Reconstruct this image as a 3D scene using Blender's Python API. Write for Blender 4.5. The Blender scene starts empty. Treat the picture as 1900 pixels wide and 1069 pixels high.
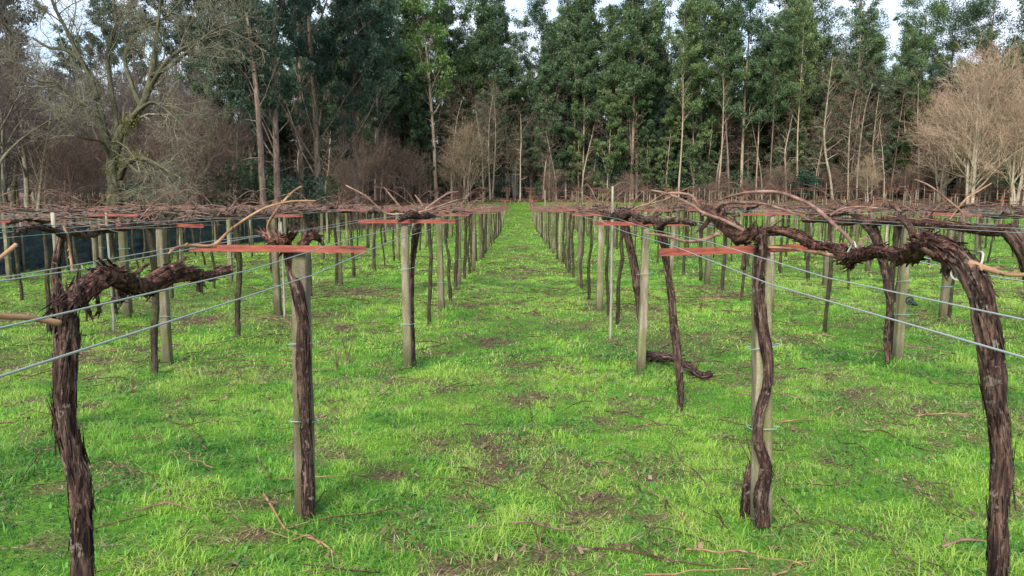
import bpy, math, random
import numpy as np
from mathutils import Vector, Matrix
PI = math.pi
rad = math.radians
sc = bpy.context.scene
col = sc.collection

# ------------------------------------------------------------------ camera
F = 1370.0; CX, CY = 950.0, 534.5; CAMH = 1.75
PITCH = math.atan((534.5-365)/F); YAW = math.atan(11/F)
cd = bpy.data.cameras.new('camera'); cam = bpy.data.objects.new('camera', cd); col.objects.link(cam)
cam.location = (0, 0, CAMH); cam.rotation_euler = (PI/2-PITCH, 0, YAW)
cd.sensor_width = 36; cd.lens = F/1900*36; cd.clip_start = 0.05; cd.clip_end = 5000
sc.camera = cam

# ------------------------------------------------------------------ world, sun, exposure
SUN_EL, SUN_AZ = rad(38), rad(200)       # azimuth clockwise from +Y: high, behind the camera, slightly left
w = bpy.data.worlds.new('World'); sc.world = w; w.use_nodes = True
nt = w.node_tree; nt.nodes.clear()
out = nt.nodes.new('ShaderNodeOutputWorld'); bg = nt.nodes.new('ShaderNodeBackground')
sky = nt.nodes.new('ShaderNodeTexSky'); sky.sky_type = 'NISHITA'; sky.sun_disc = False
sky.sun_elevation = SUN_EL; sky.sun_rotation = SUN_AZ; sky.air_density = 1.2; sky.dust_density = 1.0; sky.ozone_density = 2.0
tc = nt.nodes.new('ShaderNodeTexCoord'); mp = nt.nodes.new('ShaderNodeMapping'); mp.inputs['Scale'].default_value = (1, 1, 3.0)
nz = nt.nodes.new('ShaderNodeTexNoise'); nz.inputs['Scale'].default_value = 3.2; nz.inputs['Detail'].default_value = 8; nz.inputs['Roughness'].default_value = .55
cr = nt.nodes.new('ShaderNodeValToRGB'); cr.color_ramp.elements[0].position = .38; cr.color_ramp.elements[1].position = .60
cr.color_ramp.elements[0].color = (.2, .2, .2, 1); cr.color_ramp.elements[1].color = (.96, .96, .96, 1)
mx = nt.nodes.new('ShaderNodeMix'); mx.data_type = 'RGBA'
mx.inputs[7].default_value = (4.7, 5.1, 6.0, 1)
L = nt.links
L.new(tc.outputs['Generated'], mp.inputs[0]); L.new(mp.outputs[0], nz.inputs[0]); L.new(nz.outputs[0], cr.inputs[0])
L.new(cr.outputs[0], mx.inputs[0]); L.new(sky.outputs[0], mx.inputs[6]); L.new(mx.outputs[2], bg.inputs[0]); L.new(bg.outputs[0], out.inputs[0])
bg.inputs[1].default_value = 0.102
sd = bpy.data.lights.new('sun', 'SUN'); sun = bpy.data.objects.new('sun', sd); col.objects.link(sun)
sd.energy = 2.2; sd.angle = rad(22); sd.color = (1, .95, .88)
sun.rotation_euler = (PI/2-SUN_EL, 0, PI-SUN_AZ)
sun.location = (0, 0, 60)
sc.view_settings.view_transform = 'Standard'; sc.view_settings.look = 'None'; sc.view_settings.gamma = 1
sc.view_settings.exposure = 1.42
sc.render.engine = 'CYCLES'
sc.cycles.max_bounces = 6; sc.cycles.diffuse_bounces = 3; sc.cycles.transmission_bounces = 4

# ------------------------------------------------------------------ maths helpers
R3 = np.array(cam.rotation_euler.to_matrix())
def ray(px, py):
    return R3 @ np.array([(px-CX)/F, -(py-CY)/F, -1.0])
def P(px, py, Y):
    d = ray(px, py); t = Y/d[1]
    return np.array([d[0]*t, Y, CAMH+d[2]*t])
_tab = {}
def vnoise(x, y, s, seed=0):
    """smooth value noise in 0..1 at cell size s"""
    x = np.asarray(x, float)/s+1000; y = np.asarray(y, float)/s+1000
    if seed not in _tab: _tab[seed] = np.random.RandomState(seed+77).rand(256, 256)
    T = _tab[seed]
    xi = np.floor(x).astype(int); yi = np.floor(y).astype(int); fx = x-xi; fy = y-yi
    fx = fx*fx*(3-2*fx); fy = fy*fy*(3-2*fy)
    a = T[xi % 256, yi % 256]; b = T[(xi+1) % 256, yi % 256]; c = T[xi % 256, (yi+1) % 256]; d = T[(xi+1) % 256, (yi+1) % 256]
    return (a*(1-fx)+b*fx)*(1-fy)+(c*(1-fx)+d*fx)*fy
def fbm(x, y, s, seed=0, o=4):
    r = 0; a = 1; t = 0
    for i in range(o):
        r = r+a*vnoise(x, y, s/2**i, seed+i*13); t += a; a *= .55
    return r/t
def sstep(a, b, x):
    t = np.clip((np.asarray(x, float)-a)/(b-a), 0, 1); return t*t*(3-2*t)
def gz(x, y):
    x = np.asarray(x, float); y = np.asarray(y, float)
    z = np.interp(y, [0, 12, 16, 20, 25, 30, 35, 40, 46, 52, 57, 62, 67, 72, 76, 80], [0, 0, -.04, -.10, -.20, -.28, -.36, -.42, -.48, -.50, -.45, -.25, .08, .50, .85, 1.15])
    z = z+1.2*sstep(80, 125, y)
    left = sstep(-13, -24, x)*sstep(5, 38, y)
    z = z+left*1.15*(1-sstep(35, 80, y))
    near = 1-sstep(40, 90, np.hypot(x, y))
    z = z+near*(fbm(x, y, 2.2, 3)-.5)*.07+near*(fbm(x, y, .35, 9, 2)-.5)*.045
    r = np.hypot(x, y-60)
    z = z+26*sstep(128, 330, r)*(sstep(-60, 120, y)*.8+.2)   # rise added behind the trees to block low sky between trunks
    return z
def G(px, py):
    d = ray(px, py); o = np.array([0, 0, CAMH]); t = .5
    for i in range(4000):
        p = o+d*t
        if p[2] <= gz(p[0], p[1]): return p
        t += .02+t*.002
    return p

# ------------------------------------------------------------------ mesh helper
class MB:
    """collects geometry as numpy arrays, builds ONE mesh"""
    def __init__(s): s.V = []; s.Q = []; s.T = []; s.B = []; s.H = []; s.n = 0
    def add(s, V, Q=None, T=None, B=None, H=None):
        V = np.asarray(V, float).reshape(-1, 3); n = len(V)
        s.V.append(V); s.B.append(V.copy() if B is None else np.asarray(B, float).reshape(-1, 3))
        s.H.append(np.full(n, .5) if H is None else np.broadcast_to(np.asarray(H, float), (n,)).copy())
        if Q is not None and len(Q): s.Q.append(np.asarray(Q, int).reshape(-1, 4)+s.n)
        if T is not None and len(T): s.T.append(np.asarray(T, int).reshape(-1, 3)+s.n)
        s.n += n; return s
    def arrays(s):
        V = np.concatenate(s.V); B = np.concatenate(s.B); H = np.concatenate(s.H)
        Q = np.concatenate(s.Q) if s.Q else np.zeros((0, 4), int); T = np.concatenate(s.T) if s.T else np.zeros((0, 3), int)
        return V, Q, T, B, H
    def addmb(s, o, M=None, sl=None):
        V, Q, T, B, H = o.arrays()
        if M is not None:
            M = np.array(M); V = V@M[:3, :3].T+M[:3, 3]
        s.add(V, Q, T, B, H)
    def mesh(s, name, mat, smooth=True):
        V, Q, T, B, H = s.arrays()
        me = bpy.data.meshes.new(name)
        me.vertices.add(len(V)); me.vertices.foreach_set('co', V.astype(np.float32).ravel())
        nl = len(Q)*4+len(T)*3; me.loops.add(nl)
        me.loops.foreach_set('vertex_index', np.concatenate([Q.ravel(), T.ravel()]).astype(np.int32))
        me.polygons.add(len(Q)+len(T))
        st = np.concatenate([np.arange(len(Q))*4, len(Q)*4+np.arange(len(T))*3]).astype(np.int32)
        me.polygons.foreach_set('loop_start', st)
        me.polygons.foreach_set('use_smooth', np.full(len(Q)+len(T), smooth))
        a = me.attributes.new('bk', 'FLOAT_VECTOR', 'POINT'); a.data.foreach_set('vector', B.astype(np.float32).ravel())
        a = me.attributes.new('hue', 'FLOAT', 'POINT'); a.data.foreach_set('value', H.astype(np.float32))
        me.materials.append(mat); me.update(calc_edges=True); return me
    def build(s, name, mat, parent=None, smooth=True):
        o = bpy.data.objects.new(name, s.mesh(name, mat, smooth)); col.objects.link(o)
        if parent is not None: o.parent = parent
        return o

def tag(o, label=None, cat=None, group=None, kind=None):
    if label: o['label'] = label
    if cat: o['category'] = cat
    if group: o['group'] = group
    if kind: o['kind'] = kind
    return o
def empty(name, loc, rz=0, s=1.0, label=None, cat=None, group=None):
    o = bpy.data.objects.new(name, None); col.objects.link(o)
    o.empty_display_size = .2
    o.location = tuple(loc); o.rotation_euler = (0, 0, rz); o.scale = (s, s, s) if np.isscalar(s) else s
    return tag(o, label, cat, group)
def copy_thing(parts, name, loc, rz, s, label, cat, group):
    """a new copy of a thing: an Empty at its base with a copy of every part (mesh data shared)"""
    r = empty(name, loc, rz, s, label, cat, group)
    for p in parts:
        c = p['o'].copy() if isinstance(p, dict) else p.copy()
        col.objects.link(c); c.parent = r
    return r

def smoothpath(pts, rs, n):
    """Catmull-Rom resample"""
    pts = np.asarray(pts, float); rs = np.asarray(rs, float)
    if len(pts) < 3:
        t = np.linspace(0, 1, n)[:, None]; return pts[0]*(1-t)+pts[-1]*t, rs[0]*(1-t[:, 0])+rs[-1]*t[:, 0]
    A = np.concatenate([[2*pts[0]-pts[1]], pts, [2*pts[-1]-pts[-2]]])
    ra = np.concatenate([[rs[0]], rs, [rs[-1]]])
    seg = np.linalg.norm(np.diff(pts, axis=0), axis=1); cum = np.concatenate([[0], np.cumsum(seg)])
    tt = np.linspace(0, cum[-1], n); idx = np.clip(np.searchsorted(cum, tt, side='right')-1, 0, len(pts)-2)
    u = ((tt-cum[idx])/np.maximum(seg[idx], 1e-9))[:, None]
    p0, p1, p2, p3 = A[idx], A[idx+1], A[idx+2], A[idx+3]
    C = .5*((2*p1)+(-p0+p2)*u+(2*p0-5*p1+4*p2-p3)*u*u+(-p0+3*p1-3*p2+p3)*u**3)
    u = u[:, 0]; rr = ra[idx+1]*(1-u)+ra[idx+2]*u
    return C, rr
def frames(C):
    T = np.gradient(C, axis=0); T /= np.maximum(np.linalg.norm(T, axis=1), 1e-9)[:, None]
    N = np.zeros_like(T); a = np.array([1., 0, 0]) if abs(T[0][0]) < .8 else np.array([0, 1., 0])
    n = a-T[0]*a.dot(T[0]); n /= np.linalg.norm(n); N[0] = n
    for i in range(1, len(C)):
        n = n-T[i]*n.dot(T[i]); n /= max(np.linalg.norm(n), 1e-9); N[i] = n
    return T, N, np.cross(T, N)
def tube(mb, pts, rs, n=None, sides=8, rough=0., lump=0., rng=None, hue=.5, cap=True, smooth=True, twist=3.0):
    rng = rng or np.random.RandomState(0)
    if n is None: n = len(pts)
    if smooth: C, r = smoothpath(pts, rs, n)
    else: C, r = np.asarray(pts, float), np.asarray(rs, float); n = len(C)
    T, N, Bn = frames(C)
    s = np.concatenate([[0], np.cumsum(np.linalg.norm(np.diff(C, axis=0), axis=1))])
    th = np.arange(sides)/sides*2*PI
    TH, S = np.meshgrid(th, s)
    m = np.ones_like(TH)
    if rough:
        for k in (2, 3, 5, 7):
            m += rough*(.8/k**.4)*np.sin(k*TH+twist*S*(1 if k % 2 else .6)+rng.rand()*6.28+1.3*np.sin(S*9+rng.rand()*6))
        m += rough*.9*(rng.rand(*TH.shape)-.5)
    if lump:
        q = np.zeros_like(s)
        for f in (5, 11, 23, 41): q += np.sin(s*f+rng.rand()*6.28)/f**.35
        m *= (1+lump*q/2)[:, None]
    Rr = r[:, None]*np.clip(m, .35, 2.2)
    V = C[:, None, :]+Rr[..., None]*(np.cos(TH)[..., None]*N[:, None, :]+np.sin(TH)[..., None]*Bn[:, None, :])
    rr = np.maximum(r[:, None], .004)
    Bk = np.stack([np.cos(TH)*rr, np.sin(TH)*rr, S+rng.rand()*10], -1)
    i = np.arange(n-1)[:, None]*sides; j = np.arange(sides)[None, :]; j2 = (j+1) % sides
    Q = np.stack([i+j, i+j2, i+sides+j2, i+sides+j], -1).reshape(-1, 4)
    V = V.reshape(-1, 3); Bk = Bk.reshape(-1, 3); Tt = None
    if cap:
        V = np.concatenate([V, [C[-1]+T[-1]*r[-1]*.25], [C[0]-T[0]*r[0]*.2]]); Bk = np.concatenate([Bk, [Bk[-1]], [Bk[0]]])
        e = n*sides; jj = np.arange(sides); b = (n-1)*sides
        Tt = np.concatenate([np.stack([b+jj, b+(jj+1) % sides, np.full(sides, e)], -1), np.stack([(jj+1) % sides, jj, np.full(sides, e+1)], -1)])
    mb.add(V, Q, Tt, Bk, hue)
    return C, r, T, N, Bn
def flakes(mb, fr, count, rng, ln=.07, wd=.008, lift=.35, hue=.8):
    """loose strips of bark peeling off a stem; fr = return of tube()"""
    C, r, T, N, Bn = fr; n = len(C)
    k = rng.randint(0, n-1, count); a = rng.rand(count)*2*PI; u = rng.rand(count)[:, None]
    c = C[k]*(1-u)+C[np.minimum(k+1, n-1)]*u; t = T[k]
    rd = np.cos(a)[:, None]*N[k]+np.sin(a)[:, None]*Bn[k]; tg = np.cross(t, rd)
    l = ln*(.4+1.2*rng.rand(count))[:, None]; ww = wd*(.4+rng.rand(count))[:, None]; R = r[k][:, None]
    sk = (rng.rand(count)[:, None]-.5)*.45; up = lift*rng.rand(count)[:, None]
    p0 = c+rd*R*.98; d = t+tg*sk
    sgn = np.where(rng.rand(count) < .5, 1, -1)[:, None]; up = up**2.2
    p1 = p0+d*sgn*l*.6+rd*R*.07; p2 = p0+d*sgn*l+rd*(R*.06+l*up)
    V = np.stack([p0-tg*ww, p0+tg*ww, p1+tg*ww, p1-tg*ww, p2+tg*ww*.45, p2-tg*ww*.45], 1)
    b = np.arange(count)[:, None]*6
    Q = np.concatenate([b+np.array([0, 1, 2, 3]), b+np.array([3, 2, 4, 5])])
    Bk = V.reshape(-1, 3)*np.array([1, 1, 1])
    mb.add(V.reshape(-1, 3), Q, None, Bk, np.repeat(hue*(.5+.5*rng.rand(count)), 6))

def pathtubes(mb, Pt, R_, sides=3, hue=.5):
    """many thin stems at once: Pt (n,k,3), R_ (n,k)"""
    n, k, _ = Pt.shape; D = Pt[:, -1]-Pt[:, 0]; D /= np.maximum(np.linalg.norm(D, axis=1), 1e-9)[:, None]
    a = np.where(np.abs(D[:, 2:3]) < .8, np.array([[0, 0, 1.]]), np.array([[1., 0, 0]])); N = np.cross(D, a); N /= np.linalg.norm(N, axis=1)[:, None]; Bn = np.cross(D, N)
    th = np.arange(sides)/sides*2*PI
    off = np.cos(th)[None, None, :, None]*N[:, None, None, :]+np.sin(th)[None, None, :, None]*Bn[:, None, None, :]
    V = Pt[:, :, None, :]+off*R_[:, :, None, None]
    base = (np.arange(n)*k*sides)[:, None, None, None]; i = (np.arange(k-1)*sides)[None, :, None, None]; j = np.arange(sides)[None, None, :, None]; j2 = (j+1) % sides
    Q = np.concatenate(np.broadcast_arrays(base+i+j, base+i+j2, base+i+sides+j2, base+i+sides+j), -1).reshape(-1, 4)
    mb.add(V.reshape(-1, 3), Q, None, None, np.repeat(np.broadcast_to(hue, (n,)), k*sides))
# ------------------------------------------------------------------ materials
def mat(name, rough=.85, spec=.25):
    m = bpy.data.materials.new(name); m.use_nodes = True
    b = m.node_tree.nodes['Principled BSDF']; b.inputs['Roughness'].default_value = rough; b.inputs['Specular IOR Level'].default_value = spec
    return m, m.node_tree, b
def ramp(nt, stops):
    r = nt.nodes.new('ShaderNodeValToRGB'); e = r.color_ramp.elements
    while len(e) < len(stops): e.new(.5)
    for i, (p, c) in enumerate(stops): e[i].position = p; e[i].color = (c[0], c[1], c[2], 1)
    return r
def noise(nt, vec, scale, detail=4, rough=.6, dist=0):
    n = nt.nodes.new('ShaderNodeTexNoise'); n.inputs['Scale'].default_value = scale; n.inputs['Detail'].default_value = detail
    n.inputs['Roughness'].default_value = rough; n.inputs['Distortion'].default_value = dist
    if vec is not None: nt.links.new(vec, n.inputs['Vector'])
    return n
def attr(nt, name):
    a = nt.nodes.new('ShaderNodeAttribute'); a.attribute_name = name; return a
def mapping(nt, vec, scale):
    m = nt.nodes.new('ShaderNodeMapping'); m.inputs['Scale'].default_value = scale; nt.links.new(vec, m.inputs[0]); return m.outputs[0]
def mixc(nt, fac, a, b, mode='MIX'):
    m = nt.nodes.new('ShaderNodeMix'); m.data_type = 'RGBA'; m.blend_type = mode
    for sock, v in ((m.inputs[0], fac), (m.inputs[6], a), (m.inputs[7], b)):
        if hasattr(v, 'links') or hasattr(v, 'is_linked'): nt.links.new(v, sock)
        elif isinstance(v, tuple): sock.default_value = (*v[:3], 1)
        else: sock.default_value = v
    return m.outputs[2]
def bump(nt, b, h, strength, dist):
    n = nt.nodes.new('ShaderNodeBump'); n.inputs['Strength'].default_value = strength; n.inputs['Distance'].default_value = dist
    nt.links.new(h, n.inputs['Height']); nt.links.new(n.outputs[0], b.inputs['Normal'])
def bark(name, stops, sc_=(60, 60, 7), moss=None, mossamt=.5, bstr=1.0, bdist=.009, lichen=None):
    m, nt, b = mat(name, .92, .15); L = nt.links
    v = attr(nt, 'bk').outputs['Vector']
    n1 = noise(nt, mapping(nt, v, sc_), 1, 6, .65, .4)
    n2 = noise(nt, v, 9, 4, .6)
    r = ramp(nt, stops); L.new(n1.outputs[0], r.inputs[0]); c = r.outputs[0]
    r2 = ramp(nt, [(.3, (.55, .55, .55)), (.7, (1.35, 1.3, 1.25))]); L.new(n2.outputs[0], r2.inputs[0])
    c = mixc(nt, 1.0, c, r2.outputs[0], 'MULTIPLY')
    oi = nt.nodes.new('ShaderNodeObjectInfo')
    if moss:
        n3 = noise(nt, v, 14, 5, .7); r3 = ramp(nt, [(.62-mossamt*.3, (0, 0, 0)), (.74-mossamt*.2, (1, 1, 1))]); L.new(n3.outputs[0], r3.inputs[0])
        c = mixc(nt, r3.outputs[0], c, moss)
    if lichen:
        n4 = noise(nt, v, 30, 3, .6); r4 = ramp(nt, [(.6, (0, 0, 0)), (.66, (1, 1, 1))]); L.new(n4.outputs[0], r4.inputs[0])
        c = mixc(nt, r4.outputs[0], c, lichen)
    L.new(c, b.inputs['Base Color']); bump(nt, b, n1.outputs[0], bstr, bdist); return m
M = {}
M['vine'] = bark('vine bark', [(.36, (.010, .006, .006)), (.49, (.045, .027, .022)), (.60, (.125, .080, .062)), (.72, (.27, .195, .155))], lichen=(.15, .125, .10))
M['vine_red'] = bark('peeling vine bark', [(.36, (.012, .006, .006)), (.49, (.062, .029, .022)), (.60, (.16, .080, .056)), (.72, (.31, .20, .15))])
M['vine_moss'] = bark('mossy vine trunk', [(.3, (.014, .012, .009)), (.55, (.055, .042, .03)), (.8, (.15, .12, .09))], moss=(.06, .075, .022), mossamt=.45)
M['cane'] = bark('pruned cane', [(.3, (.12, .066, .052)), (.55, (.24, .145, .115)), (.8, (.40, .28, .22))], (30, 30, 9), bstr=.3, bdist=.002)
M['vine_far'] = bark('far vine wood', [(.3, (.05, .03, .025)), (.55, (.13, .078, .062)), (.8, (.27, .18, .145))], (30, 30, 9), bstr=.4, bdist=.003)
M['cane_tan'] = bark('tan cane', [(.3, (.17, .095, .055)), (.55, (.31, .185, .11)), (.8, (.46, .31, .20))], (30, 30, 9), bstr=.3, bdist=.002)
M['twig'] = bark('fallen twig', [(.3, (.030, .018, .014)), (.5, (.095, .058, .040)), (.7, (.30, .21, .14))], (30, 30, 9), bstr=.3, bdist=.002)
M['euc_trunk'] = bark('eucalyptus bark', [(.3, (.15, .10, .07)), (.5, (.34, .26, .19)), (.75, (.56, .47, .37))], (3, 3, .35), bstr=.5, bdist=.05)
M['pine_trunk'] = bark('grey trunk bark', [(.3, (.06, .045, .035)), (.5, (.16, .12, .095)), (.75, (.32, .26, .21))], (4, 4, .8), bstr=.7, bdist=.05)
M['pale_trunk'] = bark('pale lichened bark', [(.3, (.14, .11, .08)), (.5, (.33, .275, .21)), (.75, (.55, .49, .40))], (4, 4, .8), moss=(.24, .24, .11), mossamt=.3, bstr=.6, bdist=.03)
M['oak'] = bark('oak bark', [(.3, (.020, .017, .013)), (.5, (.075, .066, .048)), (.75, (.24, .225, .165))], (6, 6, 1.6), moss=(.07, .085, .03), mossamt=.6, bstr=.9, bdist=.05)
M['oak_twig'] = bark('lichened twig', [(.3, (.08, .072, .053)), (.5, (.17, .158, .115)), (.75, (.36, .345, .27))], (8, 8, 2), moss=(.19, .23, .11), mossamt=.35)
M['brown_twig'] = bark('brown twigs', [(.3, (.085, .060, .046)), (.5, (.17, .122, .092)), (.75, (.29, .22, .17))], (6, 6, 2))
M['grey_twig'] = bark('grey twigs', [(.3, (.055, .043, .040)), (.5, (.12, .098, .088)), (.75, (.21, .18, .16))], (6, 6, 2))
M['peach_twig'] = bark('peach twigs', [(.3, (.22, .150, .105)), (.5, (.38, .275, .195)), (.75, (.55, .42, .31))], (6, 6, 2))
M['ochre_twig'] = bark('tan twigs', [(.3, (.15, .115, .07)), (.5, (.28, .215, .14)), (.75, (.44, .35, .24))], (6, 6, 2))

def leafmat(name, stops, trans=.35, rough=.6, obj=.0):
    m, nt, b = mat(name, rough, .3); L = nt.links
    h = attr(nt, 'hue').outputs['Fac']
    r = ramp(nt, stops); L.new(h, r.inputs[0]); c = r.outputs[0]
    if obj:
        oi = nt.nodes.new('ShaderNodeObjectInfo'); rr = ramp(nt, [(0, (1-obj, 1-obj*.8, 1-obj*.6)), (.5, (1, 1, 1)), (1, (1+obj*1.1, 1+obj*.7, 1-obj*.2))]); L.new(oi.outputs['Random'], rr.inputs[0])
        c = mixc(nt, 1.0, c, rr.outputs[0], 'MULTIPLY')
    L.new(c, b.inputs['Base Color'])
    t = nt.nodes.new('ShaderNodeBsdfTranslucent'); L.new(c, t.inputs[0]); ms = nt.nodes.new('ShaderNodeMixShader'); ms.inputs[0].default_value = trans
    L.new(b.outputs[0], ms.inputs[1]); L.new(t.outputs[0], ms.inputs[2]); L.new(ms.outputs[0], nt.nodes['Material Output'].inputs[0]); return m
M['grass'] = leafmat('grass blades', [(0, (.026, .085, .028)), (.22, (.090, .25, .042)), (.46, (.185, .43, .050)), (.70, (.33, .52, .080)), (.86, (.48, .46, .15)), (1, (.58, .50, .34))], .4, .55)
M['bracken'] = leafmat('dry bracken', [(0, (.050, .032, .022)), (.35, (.12, .078, .050)), (.7, (.225, .150, .098)), (.9, (.36, .27, .18)), (1, (.14, .16, .05))], .2, .9)
M['euc_leaf'] = leafmat('eucalyptus leaves', [(0, (.028, .058, .030)), (.4, (.085, .145, .066)), (.7, (.16, .24, .11)), (1, (.29, .36, .20))], .4, .45, .35)
M['euc_light'] = leafmat('light eucalyptus leaves', [(0, (.04, .09, .03)), (.4, (.09, .17, .05)), (.7, (.16, .26, .08)), (1, (.28, .36, .17))], .3, .45, .2)
M['dark_leaf'] = leafmat('dark evergreen leaves', [(0, (.024, .046, .032)), (.4, (.055, .098, .060)), (.75, (.10, .16, .092)), (1, (.19, .24, .14))], .4, .5, .3)
M['pine_leaf'] = leafmat('pine needles', [(0, (.026, .058, .024)), (.4, (.060, .115, .042)), (.75, (.105, .175, .065)), (1, (.16, .22, .09))], .35, .6, .3)
M['olive_leaf'] = leafmat('olive shrub leaves', [(0, (.07, .075, .02)), (.4, (.14, .14, .04)), (.75, (.24, .22, .07)), (1, (.35, .30, .11))], .25, .7, .3)

def make_ground_mat():
    m, nt, b = mat('ground', .95, .1); L = nt.links
    tcn = nt.nodes.new('ShaderNodeTexCoord'); v = tcn.outputs['Object']
    bare = attr(nt, 'hue').outputs['Fac']; wood = attr(nt, 'bk')
    sep = nt.nodes.new('ShaderNodeSeparateXYZ'); L.new(wood.outputs['Vector'], sep.inputs[0])
    n1 = noise(nt, v, 55, 4, .7); n2 = noise(nt, v, 1.1, 5, .65); n3 = noise(nt, v, 9, 4, .6)
    g = ramp(nt, [(.3, (.030, .075, .012)), (.5, (.075, .18, .018)), (.7, (.15, .28, .03))]); L.new(n1.outputs[0], g.inputs[0])
    g2 = ramp(nt, [(.35, (.75, .85, .8)), (.5, (1, 1, 1)), (.65, (1.45, 1.15, 1.0))]); L.new(n2.outputs[0], g2.inputs[0])
    gc = mixc(nt, 1.0, g.outputs[0], g2.outputs[0], 'MULTIPLY')
    s = ramp(nt, [(.3, (.035, .022, .014)), (.5, (.09, .058, .036)), (.7, (.22, .155, .10))]); L.new(n1.outputs[0], s.inputs[0])
    c = mixc(nt, bare, gc, s.outputs[0])
    wd = ramp(nt, [(.3, (.05, .032, .024)), (.5, (.12, .075, .052)), (.7, (.24, .15, .11))]); L.new(n3.outputs[0], wd.inputs[0])
    c = mixc(nt, sep.outputs[0], c, wd.outputs[0])
    fr = ramp(nt, [(.35, (.010, .012, .007)), (.6, (.028, .026, .018))]); L.new(n3.outputs[0], fr.inputs[0])  # dark forest-like colour for the added rise that blocks the low sky
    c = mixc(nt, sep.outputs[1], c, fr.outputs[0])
    L.new(c, b.inputs['Base Color']); bump(nt, b, n1.outputs[0], .8, .015); return m
M['ground'] = make_ground_mat()

def make_stone():
    m, nt, b = mat('weathered granite', .9, .2); L = nt.links
    v = attr(nt, 'bk').outputs['Vector']; oi = nt.nodes.new('ShaderNodeObjectInfo')
    va = nt.nodes.new('ShaderNodeVectorMath'); va.operation = 'ADD'; L.new(v, va.inputs[0])
    cb = nt.nodes.new('ShaderNodeCombineXYZ'); mu = nt.nodes.new('ShaderNodeMath'); mu.operation = 'MULTIPLY'; mu.inputs[1].default_value = 37; L.new(oi.outputs['Random'], mu.inputs[0]); L.new(mu.outputs[0], cb.inputs[0]); L.new(cb.outputs[0], va.inputs[1])
    v = va.outputs[0]
    n1 = noise(nt, v, 120, 4, .7); n2 = noise(nt, mapping(nt, v, (14, 14, 2.2)), 1, 5, .65, .5); n3 = noise(nt, mapping(nt, v, (9, 9, 3)), 1, 5, .7)
    r = ramp(nt, [(.3, (.085, .070, .05)), (.5, (.23, .195, .145)), (.7, (.40, .35, .27))]); L.new(n2.outputs[0], r.inputs[0])
    g = ramp(nt, [(.3, (.7, .7, .7)), (.7, (1.25, 1.25, 1.25))]); L.new(n1.outputs[0], g.inputs[0])
    c = mixc(nt, 1.0, r.outputs[0], g.outputs[0], 'MULTIPLY')
    k = ramp(nt, [(.42, (0, 0, 0)), (.62, (.85, .85, .85))]); L.new(n3.outputs[0], k.inputs[0])
    c = mixc(nt, k.outputs[0], c, (.13, .145, .05))
    br = ramp(nt, [(.35, (.62, .60, .55)), (1, (1.2, 1.18, 1.1))]); L.new(oi.outputs['Random'], br.inputs[0])
    c = mixc(nt, 1.0, c, br.outputs[0], 'MULTIPLY')
    tco = nt.nodes.new('ShaderNodeTexCoord'); sp = nt.nodes.new('ShaderNodeSeparateXYZ'); L.new(tco.outputs['Object'], sp.inputs[0])
    ad = nt.nodes.new('ShaderNodeMath'); ad.operation = 'MULTIPLY_ADD'; ad.inputs[1].default_value = .35; L.new(n3.outputs[0], ad.inputs[0]); L.new(sp.outputs[2], ad.inputs[2])
    dr = ramp(nt, [(.18, (.9, .9, .9)), (.48, (0, 0, 0))]); L.new(ad.outputs[0], dr.inputs[0]); c = mixc(nt, dr.outputs[0], c, (.06, .058, .028))   # moss and earth splashed on the foot
    L.new(c, b.inputs['Base Color']); bump(nt, b, n1.outputs[0], .8, .006); return m
M['stone'] = make_stone()
def make_red():
    m, nt, b = mat('red oxide painted iron', .6, .35); L = nt.links
    tcn = nt.nodes.new('ShaderNodeTexCoord'); n1 = noise(nt, mapping(nt, tcn.outputs['Object'], (6, 40, 40)), 1, 5, .7)
    r = ramp(nt, [(.34, (.065, .028, .020)), (.44, (.19, .044, .029)), (.6, (.29, .074, .047)), (.74, (.40, .19, .13))]); L.new(n1.outputs[0], r.inputs[0]); L.new(r.outputs[0], b.inputs['Base Color']); bump(nt, b, n1.outputs[0], .3, .002); return m
M['red'] = make_red()
m, nt_, b = mat('galvanised wire', .45, .5); b.inputs['Base Color'].default_value = (.33, .37, .34, 1); b.inputs['Metallic'].default_value = .3; M['wire'] = m
m, nt_, b = mat('blue-green tying wire', .6, .4); b.inputs['Base Color'].default_value = (.22, .42, .38, 1); M['tie'] = m
m, nt_, b = mat('white twine', .8, .2); b.inputs['Base Color'].default_value = (.36, .35, .31, 1); M['twine'] = m
def make_stake():
    m, nt, b = mat('bleached wooden stake', .9, .15); L = nt.links; v = attr(nt, 'bk').outputs['Vector']
    n1 = noise(nt, mapping(nt, v, (60, 60, 5)), 1, 4, .6); r = ramp(nt, [(.3, (.13, .12, .08)), (.5, (.26, .24, .18)), (.7, (.42, .39, .31))]); L.new(n1.outputs[0], r.inputs[0]); L.new(r.outputs[0], b.inputs['Base Color']); return m
M['stake'] = make_stake()
def make_rust():
    m, nt, b = mat('rust-brown stained sleeve', .85, .2); L = nt.links; v = attr(nt, 'bk').outputs['Vector']
    n1 = noise(nt, mapping(nt, v, (30, 30, 6)), 1, 5, .7); r = ramp(nt, [(.38, (.030, .016, .011)), (.5, (.11, .048, .030)), (.62, (.19, .10, .062)), (.75, (.27, .20, .13))]); L.new(n1.outputs[0], r.inputs[0]); L.new(r.outputs[0], b.inputs['Base Color']); bump(nt, b, n1.outputs[0], .5, .004); return m
M['rust'] = make_rust()
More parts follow.
